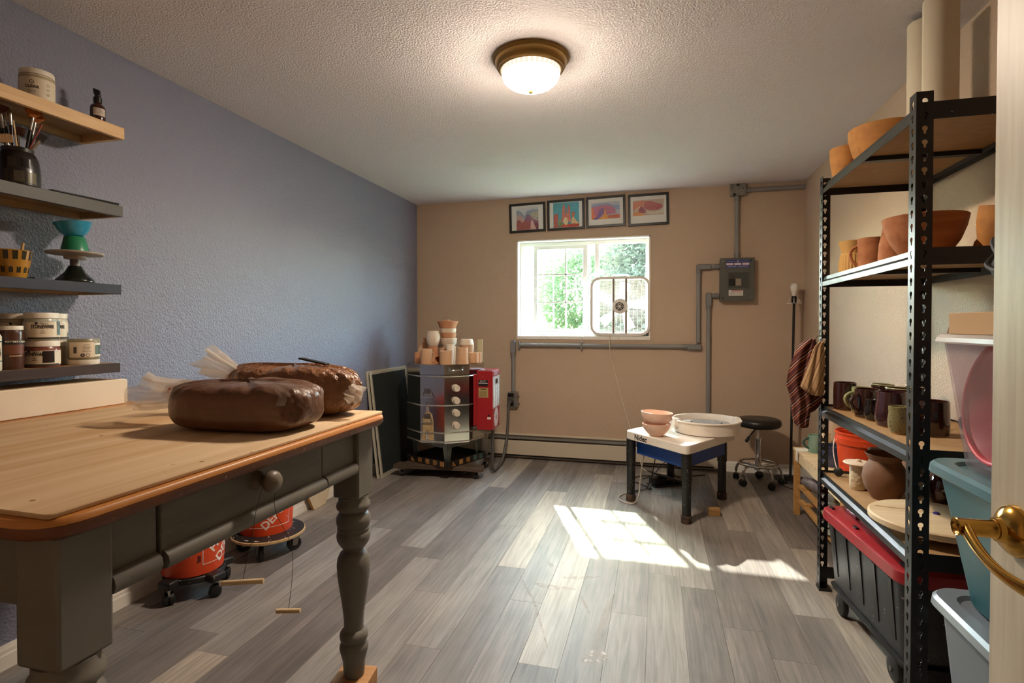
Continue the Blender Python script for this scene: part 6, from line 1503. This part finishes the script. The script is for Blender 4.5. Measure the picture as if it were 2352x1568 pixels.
# ---- second shelf: brushes
x, y = -2.150, 1.388
z0 = SZ[1][0] + .0006
bp = pot('brush_jar', 'black glazed jar crammed with paint brushes on the grey shelf', 'jar', (x, y, z0), [(.056, 0), (.062, .006), (.0625, .05), (.058, .095), (.048, .118), (.044, .122), (.045, .134)], mat('black_checked_glaze', '#17130F', .3, coat=.2), 'brush jar')
for k, (da, c) in enumerate(((.05, '#4A4238'), (.62, '#6E6650'), (-.6, '#241E18'))):
    cyl_patch(.0632, face_cam(x, y) + da, .012, .050, .22).build('glaze_square', mat('gsq_' + c, c, .2, coat=.4), bp)
for k, da in enumerate((-.25, .35)):
    cyl_patch(.0610, face_cam(x, y) + da, .062, .094, .20).build('glaze_square', mat('gsq_#0E0B08', '#0E0B08', .15, coat=.5), bp)
m_handleblk = mat('black_lacquer_handle', '#14100E', .25); m_ferr = mat('nickel_ferrule', '#B9B4AE', .2, metal=1); m_hair = mat('ginger_bristle', '#B4661F', .7, grain=('#8A4614', 2, 200)); m_hair2 = mat('dark_bristle', '#241812', .7); m_hair3 = mat('goat_hair', '#B99468', .8, grain=('#8E6C48', 2, 200)); m_hair4 = mat('white_bristle', '#B9AFA0', .8)
cam_ang = face_cam(x, y); side = Vector((-math.sin(cam_ang), math.cos(cam_ang), 0))      # image right as seen from the doorway
def brush(label, s0, s1, z1, kind, hm, dn=0.0, cat='brush', hair=None):
    """s0 / s1: sideways offset at jar floor and at top; z1: height of ferrule top above the shelf"""
    c0 = Vector((x, y, z0)); toward = Vector((math.cos(cam_ang), math.sin(cam_ang), 0))
    z1 *= .88 if kind == 'fan' else .92
    p0 = c0 + side * s0 + toward * dn + Vector((0, 0, .009)); p1 = c0 + side * s1 + toward * dn * 1.3 + Vector((0, 0, z1)); d = (p1 - p0).normalized()
    b = thing('paint_brush', label, cat, tuple(p0), group='brushes in the black jar')
    L_ = (p1 - p0).length; Mq = d.to_track_quat('Z', 'Y').to_matrix().to_4x4()
    fl_ = .042 if kind in ('fan', 'flat') else .026
    MB().lathe([(0, 0), (.002, 0), (.0042, L_ * .45), (.0048, L_ - fl_), (0, L_ - fl_)] if kind != 'stick' else [(0, 0), (.0028, 0), (.0026, L_), (0, L_)], 12, Mq).build('handle', hm, b)
    if kind == 'stick': return b
    MB().lathe([(.0052, L_ - fl_ - .004), (.0058, L_ - fl_ * .5), (.0062, L_)], 14, Mq).build('ferrule', m_ferr, b)
    hm_ = hair or m_hair
    u = (side - d * side.dot(d)).normalized(); v = d.cross(u)
    P = p0 * 0
    def blade(w0, w1, h, t0, arc):
        rings = []
        for j in range(6):
            t = j / 5; w = w0 + (w1 - w0) * t
            up = [d * (L_ - .001 + h * t * (1 - arc * (q / 6) ** 2)) + u * (w * q / 6) for q in range(-6, 7)]
            rings.append([p_ + v * t0 * (1 - .5 * t) for p_ in up] + [p_ - v * t0 * (1 - .5 * t) for p_ in up[::-1]])
        return MB().loft(rings)
    if kind == 'fan': blade(.007, .027, .034, .004, .28).build('bristles', hm_, b)
    elif kind == 'flat': blade(.011, .012, .026, .005, .0).build('bristles', hm_, b)
    elif kind == 'wide': blade(.016, .019, .030, .008, .1).build('bristles', hm_, b)
    else: MB().lathe([(.006, L_ - .001), (.0072, L_ + .010), (.004, L_ + .022), (0, L_ + .028)], 14, Mq).build('bristles', hm_, b)
    return b
brush('large ginger fan brush with nickel ferrule, tallest at the jar right', .004, .040, .285, 'fan', m_handleblk, .012)
brush('second ginger fan brush just behind the tallest fan brush', .008, .046, .275, 'fan', m_handleblk, -.008)
brush('dark tipped fan brush leaning left in the black jar', -.008, -.042, .275, 'fan', m_handleblk, .008, hair=mat('russet_bristle', '#4E2410', .7))
brush('white bristled fan brush at the back of the black jar', -.006, -.036, .292, 'fan', m_handleblk, -.015, hair=m_hair4)
brush('round brush with silver ferrule and black handle, centre left', -.004, -.018, .262, 'round', m_handleblk, .010, hair=m_ferr)
brush('thin natural wood paint brush slanting through the middle of the jar', .010, -.010, .245, 'stick', m_pine2, .02)
brush('thin red stemmed stick brush slanting right in the jar', -.016, .064, .252, 'stick', mat('red_brush_stem', '#8A3A2A', .4), .012)
brush('flat sash brush with tan ferrule and dark bristles leaning far right', -.034, .058, .190, 'flat', m_pine, .010, hair=m_hair2)
brush('fluffy goat hair mop brush low at the jar left', .0, -.026, .160, 'wide', m_pine, .015, hair=m_hair3)
brush('dark russet mop brush low in the middle of the jar', .0, .002, .205, 'wide', m_pine, -.012, hair=mat('russet_bristle'))
brush('pale goat hair brush behind the red stemmed stick', .012, .030, .165, 'round', m_pine, -.018, hair=m_hair3)
brush('slim black handled liner brush at the jar far left', .012, -.056, .245, 'round', m_handleblk, .004, hair=m_hair2)
pal = thing('black_palette', 'flat black palette box lying on the grey wall shelf', 'palette', (-2.165, 1.575, z0), R(-3))
MB().b(-.062, .075, -.115, .130, 0, .007).build('tray', mat('glossy_black', '#0F0D0C', .2), pal, bevel=.002)
MB().b(-.058, .072, -.110, .134, .0075, .0125).build('cover', mat('glossy_black'), pal, bevel=.002)
# ---- third shelf: plaid pot, turntable
z0 = SZ[2][0] + .0006
x, y = -2.150, 1.365
m_plaid = mat('mustard_glaze', '#B8842A', .22, coat=.4, var=('#9A6A1C', 10, .25))
yp = pot('plaid_bowl', 'mustard yellow pot with dark checked squares on the navy shelf', 'pot', (x, y, z0), [(.038, 0), (.040, .004), (.050, .05), (.056, .094)], m_plaid, 'checked pots')
for k in range(7):
    aa = face_cam(x, y) - 1.2 + k * .46
    for (zb, zt_, o_) in ((.062, .092, 0), (.018, .044, .23)):
        rb_ = .040 + .0 + (.056 - .040) * (zb - .004) / .09; rt_ = .040 + (.056 - .040) * (zt_ - .004) / .09
        mb = MB(); n = 5; vs_, fs = [], []
        for i in range(n + 1):
            q = aa + o_ - .13 + .26 * i / n; vs_ += [((rb_ + .0012) * math.cos(q), (rb_ + .0012) * math.sin(q), zb), ((rt_ + .0012) * math.cos(q), (rt_ + .0012) * math.sin(q), zt_)]
        for i in range(n): fs.append((2 * i, 2 * i + 2, 2 * i + 3, 2 * i + 1))
        mb.add(vs_, fs).build('checked_square', mat('dark_olive_glaze', '#2E2A18', .2, coat=.4), yp)
sd = MB().cyl((0, 0, 0), (.006, .014, .118), .0042, n=12).build('wooden_dowel', m_pine, loc=(x + .01, y + .012, z0 + .0065)); tag(sd, 'short wooden dowel standing in the mustard checked pot', 'dowel')
x, y = -2.168, 1.590
tt_ = thing('banding_wheel', 'cast iron banding turntable with white disc on the navy shelf', 'turntable', (x, y, z0))
MB().lathe([(0, 0), (.060, 0), (.063, .004), (.061, .012), (.050, .024), (.034, .040), (.022, .062), (.021, .066), (0, .066)], 44).build('pedestal', mat('dark_green_enamel', '#121A16', .18, coat=.5), tt_, ang=60)
MB().lathe([(.016, .066), (.016, .100)], 24).build('spindle', mat('oxidised_iron', '#6E6A66', .5, metal=.5), tt_)
MB().lathe([(0, .090), (.034, .092), (.036, .104), (.088, .110), (.091, .113), (.091, .117), (.088, .119), (0, .119)], 56).build('turntable_disc', mat('chipped_white_enamel', '#A89E90', .5, var=('#8A8072', 20, .2)), tt_)
pot('upturned_cup', 'green ribbed glazed cup turned upside down on the turntable', 'cup', (x, y, z0 + .1195), [(.046, 0), (.045, .004), (.034, .056), (.032, .058)], mat('green_ribbed_glaze', '#2E8A62', .25, coat=.4, var=('#1E6E4A', 14, .25)), 'bowls on the turntable')
pot('blue_bowl', 'turquoise blue bowl balanced on the upturned green cup', 'bowl', (x, y, z0 + .178), [(.024, 0), (.032, .004), (.050, .026), (.057, .047), (.061, .053)], mat('turquoise_glaze', '#1A7EA8', .2, coat=.5, var=('#2E9AB4', 10, .25)), 'bowls on the turntable', rot=(R(4), R(-5), 0))
bs = thing('black_tray', 'thin black tray lying flat beside the checked pot', 'tray', (-2.19, 1.475, z0))
MB().b(-.05, .05, -.045, .045, 0, .003).build('base', mat('glossy_black'), bs)
for (a_, b_, c_, d_) in ((-.05, .05, -.048, -.0452), (-.05, .05, .0452, .048)):
    MB().b(a_, b_, c_, d_, 0, .009).build('rim', mat('glossy_black'), bs)
# ---- lowest shelf: glaze jars
z0 = SZ[3][0] + .0006
def stoneware(label, x, y, z, r, h, tint, pic, da=0.0, txt=True, toff=-.006, **kw):
    j = jar(label, x, y, z, r, h, tint, **kw); a = face_cam(x, y) + da
    wrap_label(j, r, a, .010, h - .034, R(118), CRM)
    if txt:
        wrap_text(j, r + .0008, a, h * .50, 'STONEWARE', .0175, off=toff, bold=.0006, cond=.62)
        wrap_text(j, r + .0008, a, h * .62, 'Mayco', .0095, off=toff + .003, shear=.35)
        on_cyl(MB().lathe([(0, 0), (.0042, 0), (.0042, .0006), (0, .0006)], 16, T(toff - .017, 0, .001)), r + .0008, a, h * .62).build('logo_dot', mat('ink_#1A1612'), j)
        for q_, w_ in ((.35, .10), (.28, .14)):
            cyl_patch(r + .0011, a + toff / r, h * q_ - .0012, h * q_ + .0012, w_, 4).build('label_line', mat('ink_#8E8068', '#8E8068', .6), j)
    cyl_patch(r + .0012, a + pic[1], h * pic[2], h * pic[3], pic[4]).build('colour_swatch', mat('swatch_' + pic[0], pic[0], .3, var=('#1E1410', 60, .2)), j)
    cyl_patch(r + .0010, a + .05, .006, .0125, R(60)).build('label_strip', mat('ink_#3A332C', '#3A332C', .6), j)
    return j
R_ = .0505
stoneware('lower stoneware glaze jar with dark swatch, front of the lowest shelf', -2.140, 1.452, z0, R_, .094, '#7E4436', ('#2E1E1A', .40, .18, .62, .34), da=-.05, toff=-.020, lidh=.020)
stoneware('upper stoneware glaze jar stacked on another, lowest shelf', -2.140, 1.450, z0 + .0945, R_, .100, '#A9A894', ('#7EA0A8', 1.02, .20, .70, .22), da=.18, lidh=.020)
stoneware('pale stoneware jar stacked behind on the lowest shelf', -2.232, 1.545, z0 + .0925, R_, .102, '#C9BFA8', ('#8E9A94', 1.05, .12, .3, .2), da=.35, lidh=.019)
jar('pale glaze jar at the back, supporting the stacked stoneware jar', -2.232, 1.545, z0, R_, .092, '#B8AA8E')
j = jar('upside-down glaze jar with barcode label at the shelf end', -2.130, 1.590, z0, R_, .098, '#8E8468', upside=True, lidh=.019)
a = face_cam(-2.130, 1.590)
wrap_label(j, R_, a - .15, .028, .086, R(46), CRM)
for k in range(14):
    cyl_patch(R_ + .0012, a - .62 + .016 * k, .044, .068, .003 + .0025 * (k % 3), 2).build('barcode_bar', mat('ink_#1A1612'), j)
for k in range(6):
    cyl_patch(R_ + .0012, a + .18, .050 + .005 * k, .0515 + .005 * k, .26 - .03 * (k % 3), 6).build('label_line', mat('ink_#7E705C', '#7E705C', .6), j)
for k, q in enumerate((-.06, .26)):
    on_cyl(MB().lathe([(.0030 if k == 0 else .0052, 0), (.0030 if k == 0 else .0052, .0005), (.0064, .0005), (.0064, 0)], 18, T(0, 0, .0014), cap=False), R_, a + q, .037).build('care_symbol', mat('ink_#1A1612'), j)
cyl_patch(R_ + .0006, a + 1.05, .030, .082, R(22)).build('label', mat('lbl_' + CRM), j); cyl_patch(R_ + .0014, a + 1.05, .038, .074, R(17)).build('colour_swatch', mat('swatch_#4A5E50', '#4A5E50', .3), j)
j = jar('brown pint jar lettered POTTERS CHOICE on the lowest shelf', -2.128, 1.345, z0, .034, .148, '#4A2A1C', lidh=.014)
a = face_cam(-2.128, 1.345)
wrap_label(j, .034, a + .3, .086, .100, R(90), '#17120E'); wrap_text(j, .0348, a + .55, .094, "POTTER'S CHOICE", .0080, '#E0D2BC', bold=.0003)
cyl_patch(.0348, a + .45, .044, .048, .55, 8).build('label_line', mat('ink_#C9A88A', '#A9886A', .6), j)
wrap_label(j, .0338, a + .3, .052, .083, R(90), '#6B3A24', 'colour_swatch')
bt_ = thing('white_bottle', 'white squeeze bottle at the left end of the lowest shelf', 'bottle', (-2.105, 1.268, z0), group=None)
MB().lathe([(0, 0), (.030, 0), (.032, .005), (.032, .112), (.026, .124), (.018, .128), (0, .128)], 32).build('body', mat('milky_plastic', '#D5D0BE', .4), bt_)
MB().lathe([(0, .1285), (.0195, .1285), (.0195, .148), (.017, .150), (0, .150)], 24).build('cap', mat('lid_#E6DCCB', '#E6DCCB', .4), bt_)
a = face_cam(-2.105, 1.268)
cyl_patch(.0326, a + .2, .030, .098, R(80)).build('label', mat('lbl_teal', '#2E5A5A', .5), bt_)
cyl_patch(.0330, a + .95, .034, .094, .28).build('label_panel', mat('lbl_' + CRM), bt_)
for k in range(3):
    cyl_patch(.0335, a + .85 + .1 * k, .044 + .008 * (k % 2), .086 - .012 * k, .03, 3).build('label_line', mat('ink_#1A1612'), bt_)
stoneware('half-hidden stoneware jar stacked at the back left of the lowest shelf', -2.241, 1.434, z0 + .0945, .046, .098, '#B9AE96', ('#5E4A3E', .7, .2, .5, .2), da=.2)
jar('plain glaze jar at the back left, under the half-hidden stoneware jar', -2.241, 1.434, z0, .046, .094, '#9A8E78')
# ================================================================== DRIED CLAY MARKS ON THE FLOOR
def dust_mat(name, c, op):
    m = bpy.data.materials.new(name); m.use_nodes = True; nt = m.node_tree; N, L = nt.nodes, nt.links; N.clear()
    o = N.new('ShaderNodeOutputMaterial'); t = N.new('ShaderNodeBsdfTransparent'); d = N.new('ShaderNodeBsdfDiffuse'); x_ = N.new('ShaderNodeMixShader')
    tc = N.new('ShaderNodeTexCoord'); n = N.new('ShaderNodeTexNoise'); n.inputs['Scale'].default_value = 45; n.inputs['Detail'].default_value = 5
    mr = N.new('ShaderNodeMapRange'); mr.inputs['From Min'].default_value = .35; mr.inputs['From Max'].default_value = .7; mr.inputs['To Max'].default_value = op
    L.new(tc.outputs['Object'], n.inputs['Vector']); L.new(n.outputs['Fac'], mr.inputs['Value']); L.new(mr.outputs[0], x_.inputs[0])
    d.inputs[0].default_value = lin(c) + (1,); L.new(t.outputs[0], x_.inputs[1]); L.new(d.outputs[0], x_.inputs[2]); L.new(x_.outputs[0], o.inputs[0]); return m
m_dust = dust_mat('pale_clay_dust', '#D6D0C8', .75); m_dust2 = dust_mat('thin_clay_dust', '#CFC9C0', .45)
def ell(cx, cy, rx, ry, a=0.0, n=20, z_=.0007):
    return MB().add([(cx + rx * math.cos(t) * math.cos(a) - ry * math.sin(t) * math.sin(a), cy + rx * math.cos(t) * math.sin(a) + ry * math.sin(t) * math.cos(a), z_) for t in [2 * math.pi * k / n for k in range(n)]], [tuple(range(n))])
ft = bpy.data.objects.new('footprint', None); COL.objects.link(ft); ft.parent = floor; ft['label'] = 'pale dusty bare footprint'
ell(-.215, 2.060, .042, .020, R(14)).build('ball_mark', m_dust, ft, smooth=False)
for (x_, y_, r_) in ((-.255, 2.008, .013), (-.228, 2.004, .011), (-.207, 2.013, .010), (-.190, 2.030, .009), (-.177, 2.050, .008)):
    ell(x_, y_, r_, r_ * 1.2).build('toe_mark', m_dust, ft, smooth=False)
def smear(pts, w):
    P = spline([Vector((a, b_, .0005)) for a, b_ in pts], 5); vs_ = []
    for i, p in enumerate(P):
        d = (P[min(i + 1, len(P) - 1)] - P[max(i - 1, 0)]).normalized(); nn_ = Vector((-d.y, d.x, 0)); ww = w * (.25 + .75 * math.sin(math.pi * (i + .5) / len(P)))
        vs_ += [p + nn_ * ww, p - nn_ * ww]
    return MB().add(vs_, [(2 * i, 2 * i + 1, 2 * i + 3, 2 * i + 2) for i in range(len(P) - 1)])
for pts, w in (([(-.226, 2.09), (-.212, 2.28), (-.205, 2.38), (-.181, 2.54)], .014), ([(-.44, 2.643), (-.35, 2.665), (-.265, 2.706)], .016), ([(-.56, 2.548), (-.47, 2.53), (-.365, 2.539)], .022), ([(-.657, 2.618), (-.60, 2.51), (-.539, 2.394), (-.46, 2.2), (-.40, 2.04)], .007), ([(-.545, 2.80), (-.525, 2.77), (-.515, 2.74)], .012), ([(-.33, 2.48), (-.30, 2.40), (-.27, 2.33)], .008)):
    smear(pts, w).build('dust_smear', m_dust2, floor, smooth=False)
